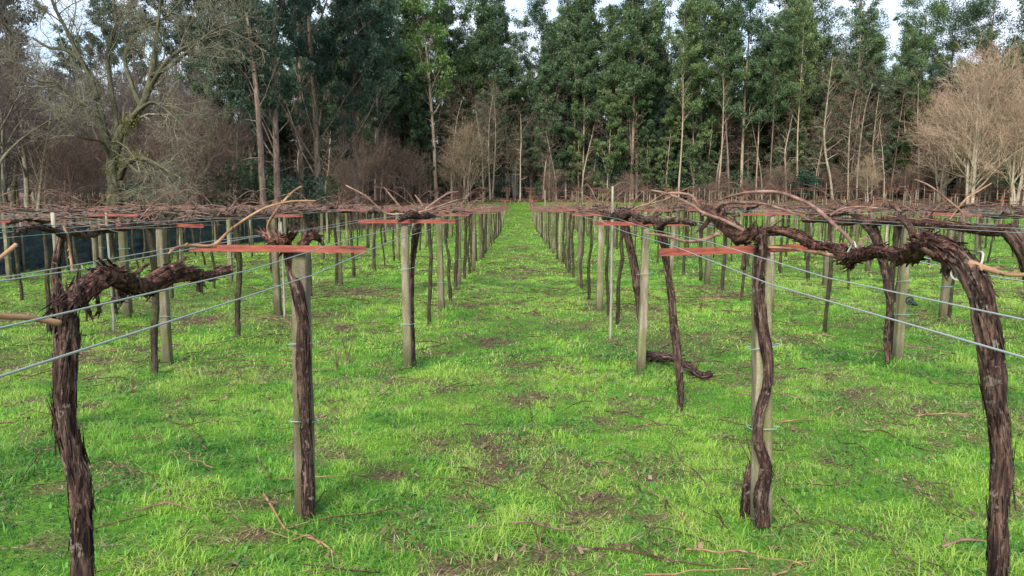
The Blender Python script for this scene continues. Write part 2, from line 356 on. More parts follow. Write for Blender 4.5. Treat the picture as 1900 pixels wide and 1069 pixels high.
def make_net():
    m, nt, b = mat('dark shade netting', .9, .1); L = nt.links
    tcn = nt.nodes.new('ShaderNodeTexCoord'); n1 = noise(nt, mapping(nt, tcn.outputs['Object'], (1, 1.2, 3.5)), 1.3, 6, .75); n2 = noise(nt, tcn.outputs['Object'], 90, 2, .5)
    r = ramp(nt, [(.35, (.012, .017, .019)), (.52, (.040, .055, .056)), (.65, (.085, .095, .09))]); L.new(n1.outputs[0], r.inputs[0]); L.new(r.outputs[0], b.inputs['Base Color']); bump(nt, b, n2.outputs[0], .8, .01); return m
M['net'] = make_net()

# ------------------------------------------------------------------ zones of the ground
def ell(x, y, c, rx, ry, ang=0):
    dx = x-c[0]; dy = y-c[1]; ca, sa = math.cos(ang), math.sin(ang)
    u = (dx*ca+dy*sa)/rx; v = (-dx*sa+dy*ca)/ry
    return np.clip(1.35-(u*u+v*v), 0, 1)
BARE = [(G(px, py), rx, ry) for px, py, rx, ry in [
    (910, 890, .14, .1), (1172, 803, .2, .14), (1075, 800, .16, .1), (985, 735, .2, .2), (985, 795, .12, .1), (1110, 925, .2, .08), (1090, 955, .12, .06),
    (735, 885, .14, .12), (420, 998, .28, .12), (450, 935, .35, .12), (410, 690, .5, .4), (1375, 905, .14, .12), (1240, 890, .2, .12), (930, 865, .2, .15),
    (880, 1055, .3, .12), (1420, 1060, .25, .1), (1040, 1030, .3, .12), (120, 905, .2, .12), (1590, 985, .25, .12), (680, 545, .4, .5), (920, 640, .3, .3),
    (960, 520, .3, .5), (1180, 515, .4, .5), (1500, 700, .5, .25), (150, 760, .25, .2), (850, 930, .12, .06)]]
LUSH = [(G(px, py), rx, ry) for px, py, rx, ry in [
    (1150, 662, .26, .2), (1215, 668, .3, .2), (1560, 545, .5, .35), (1540, 660, .7, .35), (1730, 690, .55, .35), (600, 985, .3, .16), (740, 775, .3, .22), (1110, 570, .3, .3),
    (820, 578, .3, .3), (310, 672, .35, .3), (200, 790, .3, .25), (1690, 545, .5, .3), (1440, 1000, .35, .14), (600, 1040, .3, .1), (890, 1010, .4, .14), (1200, 1010, .3, .1), (770, 680, .2, .2)]]
def f_bare(x, y):
    n = sstep(.55, .68, fbm(x, y, 1.5, 21, 5))*.55+sstep(.575, .67, fbm(x, y, .30, 31, 4))*.75+sstep(.62, .7, fbm(x, y, .12, 33, 3))*.4
    e = 0
    for c, rx, ry in BARE: e = np.maximum(e, ell(x, y, c, rx, ry))
    e = e*(.15+1.0*vnoise(x, y, .11, 5))*(.5+.6*vnoise(x, y, .3, 6))
    a = np.exp(-((x-.05)/.75)**2)*.28*sstep(.45, .65, fbm(x, y, .35, 8, 3))
    return np.clip(n*.75+e+a, 0, 1)
def f_lush(x, y):
    e = 0
    for c, rx, ry in LUSH: e = np.maximum(e, ell(x, y, c, rx, ry))
    return np.clip(e+.6*sstep(.55, .7, fbm(x, y, .9, 55, 4)), 0, 1)
def f_brown(x, y):
    j = (fbm(x, y, 3, 91, 3)-.5)
    r = sstep(78, 82, y+j*4)
    r = np.maximum(r, sstep(13, 17, x+j*5)*sstep(73.5, 76, y+j*2.5))
    r = np.maximum(r, sstep(-12.1, -13.2, x+j*1.0)*(1-.85*sstep(.6, .7, fbm(x, y, 2.5, 14))*sstep(30, 15, y)))
    r = np.maximum(r, sstep(-6, -9, x+j*3)*sstep(46, 54, y+j*8))
    return r

# ------------------------------------------------------------------ ground: one sheet to the horizon
def build_ground():
    def axis(segs):
        a = []
        for lo, hi, st in segs: a.append(np.arange(lo, hi, st))
        return np.concatenate(a+[[segs[-1][1]]])
    xs = axis([(-1600, -400, 200), (-400, -80, 20), (-80, -26, 3), (-26, -8, .6), (-8, 8, .09), (8, 26, .6), (26, 80, 3), (80, 400, 20), (400, 1600, 200)])
    ys = axis([(-400, -40, 60), (-40, -4, 6), (-4, 1.4, .6), (1.4, 12, .075), (12, 24, .2), (24, 90, .8), (90, 140, 5), (140, 500, 20), (500, 2600, 300)])
    X, Y = np.meshgrid(xs, ys); Z = gz(X, Y)
    near = 1-sstep(60, 80, Y)
    H = f_bare(X, Y)*near
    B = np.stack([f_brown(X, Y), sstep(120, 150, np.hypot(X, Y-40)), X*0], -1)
    nx = len(xs); ny = len(ys)
    i = np.arange(ny-1)[:, None]*nx; j = np.arange(nx-1)[None, :]
    Q = np.stack([i+j, i+j+1, i+nx+j+1, i+nx+j], -1).reshape(-1, 4)
    mb = MB(); mb.add(np.stack([X, Y, Z], -1), Q, None, B, H.ravel())
    tag(mb.build('ground', M['ground']), 'green vineyard ground with bare soil patches, rising gently to the wood', kind='structure')
build_ground()

# ------------------------------------------------------------------ blades
def blades(mb, x, y, z, h, wd, hue, lean, rng, bend=.5):
    n = len(x); a = rng.rand(n)*2*PI; d = np.stack([np.cos(a), np.sin(a), 0*a], -1); s = np.stack([-np.sin(a), np.cos(a), 0*a], -1)
    a2 = rng.rand(n)*2*PI; s = np.stack([np.cos(a2), np.sin(a2), 0*a], -1)*.6+s*.6
    b = np.stack([x, y, z], -1); ln = lean[:, None]; H = h[:, None]; W = wd[:, None]/2
    up = np.array([0, 0, 1.])
    m = b+up*H*.55*(1-ln*.35)+d*H*ln*.35
    t = b+up*H*(1-ln*.75)+d*H*ln*(.8+bend)
    V = np.stack([b-s*W, b+s*W, m+s*W*.8, m-s*W*.8, t], 1).reshape(-1, 3)
    k = np.arange(n)[:, None]*5
    mb.add(V, k+np.array([0, 1, 2, 3]), k+np.array([3, 2, 4]), None, np.repeat(hue, 5))
def wedge(rng, n, y0, y1, mx=.8, pad=.7):
    y = np.sqrt(rng.rand(n)*(y1**2-y0**2)+y0**2); x = (rng.rand(n)*2-1)*(y*mx+pad); return x, y
def build_grass():
    rng = np.random.RandomState(4); mb = MB()
    for y0, y1, n, wd, hh, g in [(1.75, 7.5, 380000, .0042, .045, 6), (7, 16.5, 340000, .0085, .05, 6), (15.5, 40, 260000, .020, .06, 4), (38, 80, 200000, .045, .075, 3)]:
        cx, cy = wedge(rng, n//g, y0, y1)
        x = np.repeat(cx, g)+rng.randn(n//g*g)*wd*3.2; y = np.repeat(cy, g)+rng.randn(n//g*g)*wd*3.2
        ch = np.repeat(rng.rand(n//g), g)
        bare = f_bare(x, y); lush = f_lush(x, y); br = f_brown(x, y)
        keep = (rng.rand(len(x)) > bare*.93) & (rng.rand(len(x)) > br*.97)
        x, y, bare, lush, ch = x[keep], y[keep], bare[keep], lush[keep], ch[keep]
        nn = len(x)
        big = fbm(x, y, 3.0, 40, 3); med = fbm(x, y, .7, 44, 3); sm = fbm(x, y, .22, 47, 2)
        h = hh*.82*(.45+.9*rng.rand(nn))*(.30+1.15*med+1.0*sstep(.50, .75, sm))*(1+lush*.9)*(1+.6*(ch > .93))
        hue = .52+(big-.5)*.9+(med-.5)*1.0+(sm-.5)*.75+(ch-.5)*.22+rng.randn(nn)*.07-lush*.24+bare*.14
        hue = np.clip(hue, .02, .70)
        st = rng.rand(nn) < (.045+.10*sstep(.5, .7, fbm(x, y, .5, 71, 3))+bare*.30); hue[st] = .80+.20*rng.rand(st.sum())
        lean = np.clip(.25+.6*rng.rand(nn)+bare*.3, 0, 1.1)
        lean[st] = 1.0+.25*rng.rand(st.sum())
        blades(mb, x, y, gz(x, y)-.004, h*np.where(st, 1.3, 1), wd*(.6+.9*rng.rand(nn))*np.where(st, .8, 1), hue, lean, rng)
    # broad leaved weeds mixed through the turf
    for k in range(2):
        n = 40000; x, y = wedge(rng, n, 1.8, 10); lu = f_lush(x, y)+.8*sstep(.58, .68, fbm(x, y, .45, 83, 3)); keep = rng.rand(n) < (.06+lu*.9); x, y = x[keep], y[keep]; n = len(x)
        blades(mb, x, y, gz(x, y), .035+.04*rng.rand(n), .011+.008*rng.rand(n), np.clip(.12+.22*rng.rand(n), 0, 1), .7+.4*rng.rand(n), rng, .2)
    tag(mb.build('grass', M['grass'], smooth=False), 'short bright green grass and weeds covering the vineyard floor', 'grass', kind='stuff')
    mb = MB(); n = 90000; x, y = wedge(rng, n, 1.8, 14); b_ = f_bare(x, y); keep = rng.rand(n) < (.05+b_*.55+.3*sstep(.55, .68, fbm(x, y, .5, 71, 3))); x, y = x[keep], y[keep]; n = len(x)
    blades(mb, x, y, gz(x, y)+.006+.02*rng.rand(n), .03+.05*rng.rand(n), .006+.016*rng.rand(n)**2, np.clip(.15+.7*rng.rand(n), 0, .92), 1.15+.15*rng.rand(n), rng, .1)
    tag(mb.build('leaf_litter', M['bracken'], smooth=False), 'dead leaves, straw and bark crumbs on the bare patches', 'litter', kind='stuff')
def build_bracken():
    rng = np.random.RandomState(8); mb = MB()
    for n, y0, y1, wd, hh in [(90000, 12, 48, .05, .33), (260000, 48, 96, .09, .42)]:
        x, y = wedge(rng, n, y0, y1, .85, 2); br = f_brown(x, y)*(~((x > -13.5) & (x < 60) & (y > 47) & (y < 78) & (rng.rand(n) < .45)))
        keep = rng.rand(n) < br; x, y = x[keep], y[keep]; n2 = len(x)
        cl = fbm(x, y, 2.2, 66, 4); h = hh*(.3+rng.rand(n2))*(.3+1.5*cl); h = h*np.where((y > 50) & (y < 78) & (x > 0), .35, 1)
        hue = np.clip(.40+(cl-.5)*.9+rng.randn(n2)*.16+np.where((y > 50) & (y < 80) & (x > 0), .15, 0), 0, .9); gr = rng.rand(n2) < .05; hue[gr] = 1
        blades(mb, x, y, gz(x, y), h, wd*(.4+rng.rand(n2)), hue, .3+.7*rng.rand(n2), rng)
    tag(mb.build('bracken', M['bracken'], smooth=False), 'brown dead bracken and bramble covering the ground beyond the vines', 'bracken', kind='stuff')
build_bracken()

# ------------------------------------------------------------------ vineyard layout
ORD = ['first', 'second', 'third', 'fourth', 'fifth', 'sixth', 'seventh', 'eighth', 'ninth', 'tenth', 'eleventh', 'twelfth', 'thirteenth', 'fourteenth', 'fifteenth', 'sixteenth', 'seventeenth', 'eighteenth', 'nineteenth', 'twentieth']
ORD += ['twenty-'+o for o in ORD[:9]]+['thirtieth']+['thirty-'+o for o in ORD[:9]]+['fortieth']+['forty-'+o for o in ORD[:9]]
LROWS = [-1.15, -3.6, -5.95, -8.35, -10.75]
RROWS = [1.27, 3.85, 6.2, 8.6, 11.0, 13.4, 15.8, 18.2, 20.6, 23.0, 25.4, 27.8, 30.2, 32.6, 35.0, 37.4, 39.8, 42.2, 44.6, 47.0, 49.4, 51.8, 54.2]
def rowname(side, i):
    return ('row just %s of the grass aisle' % side) if i == 0 else ('%s row %s of the aisle' % (ORD[i], side))
rngL = random.Random(5)
YEND = 82.0
BARZ = 1.475
rows = []      # (side, index, x, [posts (x,y)], [vines (x,y)])
def infr(x, y): return abs(x) < y*.78+1.2
for side, RS in (('left', LROWS), ('right', RROWS)):
    for i, rx in enumerate(RS):
        off = {('left', 0): 4.03, ('right', 0): 3.93, ('left', 1): 4.1, ('right', 1): 4.15}.get((side, i), 3.6+rngL.random()*1.2)
        posts = []; k = 0; y = off
        while y < YEND:
            jx = rngL.uniform(-.05, .05) if y > 5 else 0; posts.append((rx+jx, y)); y += 3.58+rngL.uniform(-.08, .08)
        if side == 'left' and i == 0: posts[0] = tuple(G(565, 958)[:2]); posts[1] = tuple(G(756, 684)[:2]); posts[2] = tuple(G(820, 580)[:2])
        if side == 'right' and i == 0: posts[0] = tuple(G(1411, 978)[:2]); posts[1] = tuple(G(1189, 690)[:2]); posts[2] = tuple(G(1112, 576)[:2])
        if side == 'left' and i == 1: posts[1] = tuple(G(313, 676)[:2]); posts[2] = tuple(G(518, 588)[:2])
        if side == 'left' and i == 2: posts[2] = tuple(G(238, 590)[:2])
        if side == 'right' and i == 1: posts[1] = tuple(G(1664, 676)[:2]); posts[2] = tuple(G(1430, 580)[:2])
        if side == 'right' and i == 2: posts[2] = tuple(G(1748, 597)[:2])
        vines = []; y = off+1.0+rngL.random()*.5
        if i == 0: y = 9.0
        while y < YEND:
            vines.append((rx+rngL.uniform(-.08, .08), y)); y += 1.78+rngL.uniform(-.25, .25)
        if side == 'left' and i == 0: vines = [v for v in vines if v[1] > 10.9]+[tuple(G(797, 604)[:2])]
        if side == 'right' and i == 0: vines = [v for v in vines if v[1] > 10.2]+[tuple(G(1145, 604)[:2])]
        if side == 'right' and i == 1: vines = [v for v in vines if not (6.6 < v[1] < 11)]+[tuple(G(1530, 620)[:2]), tuple(G(1648, 660)[:2])]
        if i == 1: vines = [v for v in vines if v[1] > 6.8]
        def dens(yy): return 1 if yy < 58 else (.18 if yy < 74.5 else .95)
        vines = [v for v in vines if rngL.random() < dens(v[1])]
        posts = [p for p in posts if rngL.random() < (1 if p[1] < 58 else (.45 if p[1] < 74 else .8))]
        posts = [p for p in posts if infr(*p)]; vines = [v for v in vines if infr(*v)]
        if i == 4 and side == 'left': posts = [p for p in posts if p[1] < 44]; vines = [v for v in vines if v[1] < 44]
        rows.append((side, i, rx, sorted(posts, key=lambda p: p[1]), sorted(vines, key=lambda p: p[1])))

for side, i, rx, ps, vs in rows:
    for (x, y) in ps:
        if y < 17: LUSH.append((np.array([x, y-.02, 0]), .13, .11))  # taller tufts at post feet, coloured darker green as base shading
    for (x, y) in vs:
        if y < 12: LUSH.append((np.array([x, y, 0]), .10, .09))
build_grass()
# ------------------------------------------------------------------ trellis posts
def shaft_mb(seed, h=1.47, w=.062):
    rng = np.random.RandomState(seed); mb = MB(); n = 26; sides = 16
    zs = np.linspace(-.12, h, n); th = np.arange(sides)/sides*2*PI+PI/sides
    e = .38
    cx = np.sign(np.cos(th))*np.abs(np.cos(th))**e; cy = np.sign(np.sin(th))*np.abs(np.sin(th))**e
    q = .82+rng.rand()*.1
    lx = np.cumsum(rng.randn(n))*.0012; ly = np.cumsum(rng.randn(n))*.0012
    W = w*(1.10-.17*(zs+.1)/h)*(1+rng.randn(n)*.012)
    V = np.stack([cx[None, :]*W[:, None]*q+lx[:, None], cy[None, :]*W[:, None]+ly[:, None], np.broadcast_to(zs[:, None], (n, sides))], -1)
    V[..., :2] *= (1+rng.randn(n, sides, 1)*.014)
    V[-1, :, :2] *= .9; V[-1, :, 2] += .012
    B = V.copy(); V = V.reshape(-1, 3)
    i = np.arange(n-1)[:, None]*sides; j = np.arange(sides)[None, :]; j2 = (j+1) % sides
    Q = np.stack([i+j, i+j2, i+sides+j2, i+sides+j], -1).reshape(-1, 4)
    V = np.concatenate([V, [[lx[-1], ly[-1], h+.016]]]); b = (n-1)*sides; jj = np.arange(sides)
    T = np.stack([b+jj, b+(jj+1) % sides, np.full(sides, n*sides)], -1)
    mb.add(V, Q, T, np.concatenate([B.reshape(-1, 3)+seed*3.1, [[0, 0, 0]]]), .5); return mb
def box(mb, x0, x1, y0, y1, z0, z1):
    V = [(x0, y0, z0), (x1, y0, z0), (x1, y1, z0), (x0, y1, z0), (x0, y0, z1), (x1, y0, z1), (x1, y1, z1), (x0, y1, z1)]
    V = np.array(V, float); F_ = [(0, 3, 2, 1), (4, 5, 6, 7), (0, 1, 5, 4), (1, 2, 6, 5), (2, 3, 7, 6), (3, 0, 4, 7)]
    V = V[np.array(F_).ravel()]; Q = np.arange(24).reshape(6, 4); mb.add(V, Q)
def bar_mb(half=.48, z=BARZ, yo=-.058):
    mb = MB()   # an angle iron: upright face to the camera side, flat flange on top
    box(mb, -half, half, yo-.004, yo, z, z+.036); box(mb, -half+.001, half-.001, yo-.018, yo-.0045, z+.0005, z+.0045)
    return mb
def tie_mb(z, w=.066, seed=0, r=.0022):
    rng = np.random.RandomState(seed); a = np.linspace(0, 2*PI, 22); e = .5
    x = np.sign(np.cos(a))*np.abs(np.cos(a))**e*w*.95; y = np.sign(np.sin(a))*np.abs(np.sin(a))**e*w*1.04
    pts = np.stack([x, y, z+.012*np.sin(a+rng.rand()*6)], -1); mb = MB(); tube(mb, pts, [r]*22, sides=5, smooth=False, cap=False)
    tube(mb, [pts[0], pts[0]+[.012, -.01, .01], pts[0]+[.03, -.014, .004]], [r]*3, 4, sides=4); return mb
SHAFT = [shaft_mb(i, 1.455+.01*(i % 3), .044+.004*(i % 4)) for i in range(6)]+[shaft_mb(16, 1.46, .052)]
SHAFT_ME = [s.mesh('shaft', M['stone']) for s in SHAFT]
BAR = bar_mb(); BAR_ME = [bar_mb(.48).mesh('crossbar', M['red'], False), bar_mb(.45).mesh('crossbar', M['red'], False)]
TIE_ME = [tie_mb(z, .068, i).mesh('tie_wire', M['tie']) for i, z in enumerate((.55, .98))]
allposts = [(math.hypot(x, y), side, i, k, x, y) for side, i, rx, ps, vs in rows for k, (x, y) in enumerate(ps)]
allposts.sort(); POSTN = 300
pr = random.Random(9); post_objs = {}
farp = MB(); farb = MB()
for n_, (d, side, i, k, x, y) in enumerate(allposts):
    v = pr.randrange(6) if n_ > 1 else 6; z0 = float(gz(x, y)); rz = pr.uniform(-.05, .05); tilt = (pr.uniform(-.02, .02), pr.uniform(-.02, .02))
    sz = 1+pr.uniform(-.015, .015)
    if side == 'left' and i == 0 and k == 0: rz = rad(-3); tilt = (0, .022); sz = .985
    if side == 'right' and i == 0 and k == 0: rz = 0; tilt = (0, -.036); sz = 1.0
    if n_ < POSTN:
        lab = 'granite post with red crossbar, %s post, %s' % (ORD[k], rowname(side, i))
        if i == 0 and k == 0:
            lab = 'nearest granite post left of the aisle, dark vine against its front, red crossbar on top' if side == 'left' else 'nearest granite post right of the aisle, rust-brown stained upper half, red crossbar'
        r = empty('trellis_post', (x, y, z0), rz, (1, 1, sz), lab, 'post', 'trellis posts with red crossbars')
        r.rotation_euler = (tilt[0], tilt[1], rz)
        o = bpy.data.objects.new('shaft', SHAFT_ME[v]); col.objects.link(o); o.parent = r
        o = bpy.data.objects.new('crossbar', BAR_ME[pr.randrange(2)]); col.objects.link(o); o.parent = r
        o.rotation_euler = (0, pr.uniform(-.012, .012), pr.uniform(-.04, .04)); o.location = (pr.uniform(-.03, .03), 0, 0)
        if i == 0 and k == 0: o.location = ((-.07, 0, 0) if side == 'left' else (-.075, 0, 0)); o.rotation_euler = (0, rad(-1.3), rad(-4)) if side == 'left' else (0, rad(.4), rad(3)); o.data = BAR_ME[0]
        if d < 22:
            for tm in TIE_ME:
                if pr.random() < .75 or d < 5:
                    o = bpy.data.objects.new('tie_wire', tm); col.objects.link(o); o.parent = r; o.location = (0, 0, pr.uniform(-.1, .1) if d > 5 else 0)
        post_objs[(side, i, k)] = r
        if side == 'right' and i == 0 and k == 0:     # the stained upper half of this post
            mbx = MB(); box(mbx, -.054, -.006, -.0585, -.046, 1.10, 1.47); o = mbx.build('stained_cap', M['rust'], r, False)
            bm_ = o.modifiers.new('bevel', 'BEVEL'); bm_.width = .008; bm_.segments = 2
    else:
        Mx = np.array(Matrix.Translation((x, y, z0)) @ Matrix.Rotation(rz, 4, 'Z'))
        s_ = MB(); box(s_, -.055, .055, -.055, .055, -.05, 1.45); farp.addmb(s_, Mx)
        farb.addmb(BAR, Mx)
if farp.n:
    V, Q, T, B, H = farp.arrays(); o = farp.build('distant_posts', M['stone'], smooth=False); nq = len(Q)
    V2, Q2, T2, B2, H2 = farb.arrays(); both = MB(); both.add(V, Q, T, B, H); both.add(V2, Q2, T2, B2, H2)
    bpy.data.objects.remove(o); o = both.build('distant_posts', M['stone'], smooth=False); o.data.materials.append(M['red'])
    mi = np.zeros(len(o.data.polygons), np.int32); mi[nq:] = 1; o.data.polygons.foreach_set('material_index', mi)
    tag(o, 'farthest small granite posts with red crossbars on the right of the vineyard', 'posts', kind='stuff')

# ------------------------------------------------------------------ wires along the rows
def wire(x_off, rx, ps, y0, zrel, name, label, grp, r=.0022):
    ps = [p for p in ps if p[1] < 58]
    ys = [y0]+[p[1] for p in ps if p[1] > y0+.5]; pts = []
    if len(ys) < 3: return
    rng = random.Random(int(rx*100+x_off*1000))
    for a, b in zip(ys, ys[1:]+[None]):
        pts.append((rx+x_off, a, float(gz(rx, a))+zrel))
        if b and b < 30: pts.append((rx+x_off+rng.uniform(-.006, .006), (a+b)/2, float(gz(rx, (a+b)/2))+zrel-.012))
    mb = MB(); tube(mb, pts, [r]*len(pts), sides=5, smooth=False, cap=False)
    tag(mb.build(name, M['wire']), label, 'wire', grp)
WOFF = {0.475: 'outer', .29: 'inner'}
for side, i, rx, ps, vs in rows:
    if len(ps) < 2: continue
    y0 = .9 if i == 0 else max(1.2, (abs(rx)-1.6)/.82)
    ax = 1 if side == 'left' else -1          # towards the aisle
    if i < 8:
        offs = [(.475*ax, 'at aisle end of crossbars'), (.29*ax, 'inside aisle end of crossbars'), (-.475*ax, 'at far end of crossbars')]
        if i < 3: offs.append((-.26*ax, 'inside far end of crossbars'))
        for off, tx in offs:
            wire(off, rx, ps, y0, BARZ+.03 if abs(off) > .4 else BARZ+.05, 'trellis_wire', 'pale wire %s, %s' % (tx, rowname(side, i)), 'wires strung along the vine rows')
    else:
        wire(.0, rx, ps, y0, BARZ+.05, 'trellis_wire', 'single pale wire over the posts, %s' % rowname(side, i), 'wires strung along the vine rows', .005)

# ------------------------------------------------------------------ grapevines
def vine_variant(seed, lo=False):
    rng = np.random.RandomState(seed); parts = {}
    top = 1.47+rng.uniform(-.03, .05); rt = rng.uniform(.018, .03)
    n = 7; z = np.linspace(-.05, top, n); x = np.cumsum(rng.randn(n))*.022; y = np.cumsum(rng.randn(n))*.035
    x -= x[0]; y -= y[0]; x[1] *= .5
    pts = np.stack([x, y, z], -1); rs = rt*np.linspace(1.3, 1.05, n); rs[-1] *= 1.35
    tr = MB(); f = tube(tr, pts, rs, 8 if lo else 40, 5 if lo else 10, .12, .16, rng)
    if not lo: flakes(tr, f, 90, rng, .05, .005, .2)
    parts['trunk'] = tr
    arms = []; P0 = pts[-1]
    for sgn in (1, -1):
        n = 7; L_ = rng.uniform(.75, 1.0); yy = np.linspace(0, L_, n)*sgn; xx = np.cumsum(rng.randn(n))*.035; zz = np.cumsum(rng.randn(n))*.02+.05
        zz[0] = -.02; xx[0] = 0; ap = P0+np.stack([xx, yy, zz], -1)
        ap[:, 2] = np.clip(ap[:, 2], 1.46, 1.60)
        ar = rt*np.array([1.35, 1.5, 1.2, 1.15, .95, .8, .5])*rng.uniform(.85, 1.15, n)
        am = MB(); f = tube(am, ap, ar, 7 if lo else 34, 5 if lo else 9, .18, .3, rng)
        if not lo: flakes(am, f, 110, rng, .06, .006, .4)
        C, r = f[0], f[1]
        for q in range(3 if lo else 6):       # gnarled spurs
            k = rng.randint(1, len(C)-1); d = np.array([rng.randn()*.6, rng.randn()*.4, .5+.5*rng.rand()]); d /= np.linalg.norm(d); l = .05+.08*rng.rand()
            tube(am, [C[k], C[k]+d*l*.6, C[k]+d*l+[0, rng.randn()*.02, 0]], [r[k]*.7, r[k]*.6, r[k]*.45], 3 if lo else 6, 4 if lo else 6, .15, .2, rng)
        arms.append((am, C))
    parts['arms'] = [a for a, _ in arms]
    canes = []
    for am, C in arms:
        for q in range(rng.randint(8, 13)):
            k = rng.randint(0, len(C)); sx = rng.choice([-1, 1]); l = rng.uniform(.3, .85); sy = rng.randn()*.5
            up = rng.uniform(.05, .18 if lo else .38) if rng.rand() < .30 else rng.uniform(-.03, .06 if lo else .10); m = 5; t = np.linspace(0, 1, m)
            cp = C[k]+np.stack([sx*l*t**.9*.8+np.cumsum(rng.randn(m))*.02*t, sy*l*t+np.cumsum(rng.randn(m))*.03*t, up*np.sin(t*PI*rng.uniform(.45, .8))], -1)
            cm = MB(); w_ = rng.uniform(.0025, .0052)*(1.7 if lo else 1); tube(cm, cp, w_*np.linspace(1.2, .6, m), 5 if lo else 12, 3 if lo else 5, .05, .08, rng)
            canes.append(cm)
    parts['canes'] = canes
    return parts
NV = 9
VV = [vine_variant(100+i) for i in range(NV)]; VLO = [vine_variant(100+i, True) for i in range(NV)]
VME = []
for v in VV:
    VME.append(dict(trunk=v['trunk'].mesh('trunk', M['vine_moss']), arms=[a.mesh('arm', M['vine']) for a in v['arms']], canes=[c.mesh('cane', M['cane']) for c in v['canes']]))
VMID = []; VSP = []
for v in VLO:   # one mesh: trunk, arms and canes too small to tell apart
    a = MB(); a.addmb(v['trunk']); nt_a = len(a.arrays()[1])+len(a.arrays()[2])
    q = MB()
    for c in v['arms']+v['canes']: q.addmb(c)
    VMID.append((v['trunk'].mesh('trunk', M['vine_moss']), q.mesh('canopy', M['cane'])))
    q = MB()
    for c in v['arms']+v['canes'][:5]: q.addmb(c)
    VSP.append((VMID[-1][0], q.mesh('canopy', M['vine_far'])))
M_far = M['cane']
allv = [(math.hypot(x, y), side, i, k, x, y) for side, i, rx, ps, vs in rows for k, (x, y) in enumerate(vs)]
allv.sort(); VN = 290; far = MB(); vr = random.Random(12)
CROSS = ['twisted mossy grapevine trunk', 'thin dark grapevine with bare canes', 'gnarled pruned grapevine', 'sinuous dark grapevine stem']
for n_, (d, side, i, k, x, y) in enumerate(allv):
    v = vr.randrange(NV); z0 = float(gz(x, y)); rz = vr.choice([0, PI])+vr.uniform(-.12, .12); s = vr.uniform(.97, 1.03)
    if n_ < VN:
        lab = '%s, %s vine, %s' % (CROSS[v % 4], ORD[k], rowname(side, i))
        r = empty('grapevine', (x, y, z0), rz, (1, 1, s), lab, 'vine', 'pruned grapevines trained on the trellis')
        if d < 20 and not (side == 'right' and i >= 2 and d > 12):
            o = bpy.data.objects.new('trunk', VME[v]['trunk']); col.objects.link(o); o.parent = r
            for a in VME[v]['arms']: o = bpy.data.objects.new('arm', a); col.objects.link(o); o.parent = r
            for a in VME[v]['canes']: o = bpy.data.objects.new('cane', a); col.objects.link(o); o.parent = r
        else:
            o = bpy.data.objects.new('trunk', VMID[v][0]); col.objects.link(o); o.parent = r
            o = bpy.data.objects.new('canopy', (VSP if side == 'right' and i >= 2 else VMID)[v][1]); col.objects.link(o); o.parent = r
    else:
        Mx = Matrix.Translation((x, y, z0)) @ Matrix.Rotation(rz, 4, 'Z')
        far.addmb(VLO[v]['trunk'], Mx)
        for a in VLO[v]['arms']+VLO[v]['canes'][:(5 if y < 74 else 20)]: far.addmb(a, Mx)
tag(far.build('distant_grapevines', M['vine_far']), 'tangled brown canopy of the farthest pruned grapevine rows', 'vines', kind='stuff')
print('posts', len(allposts), 'vines', len(allv))

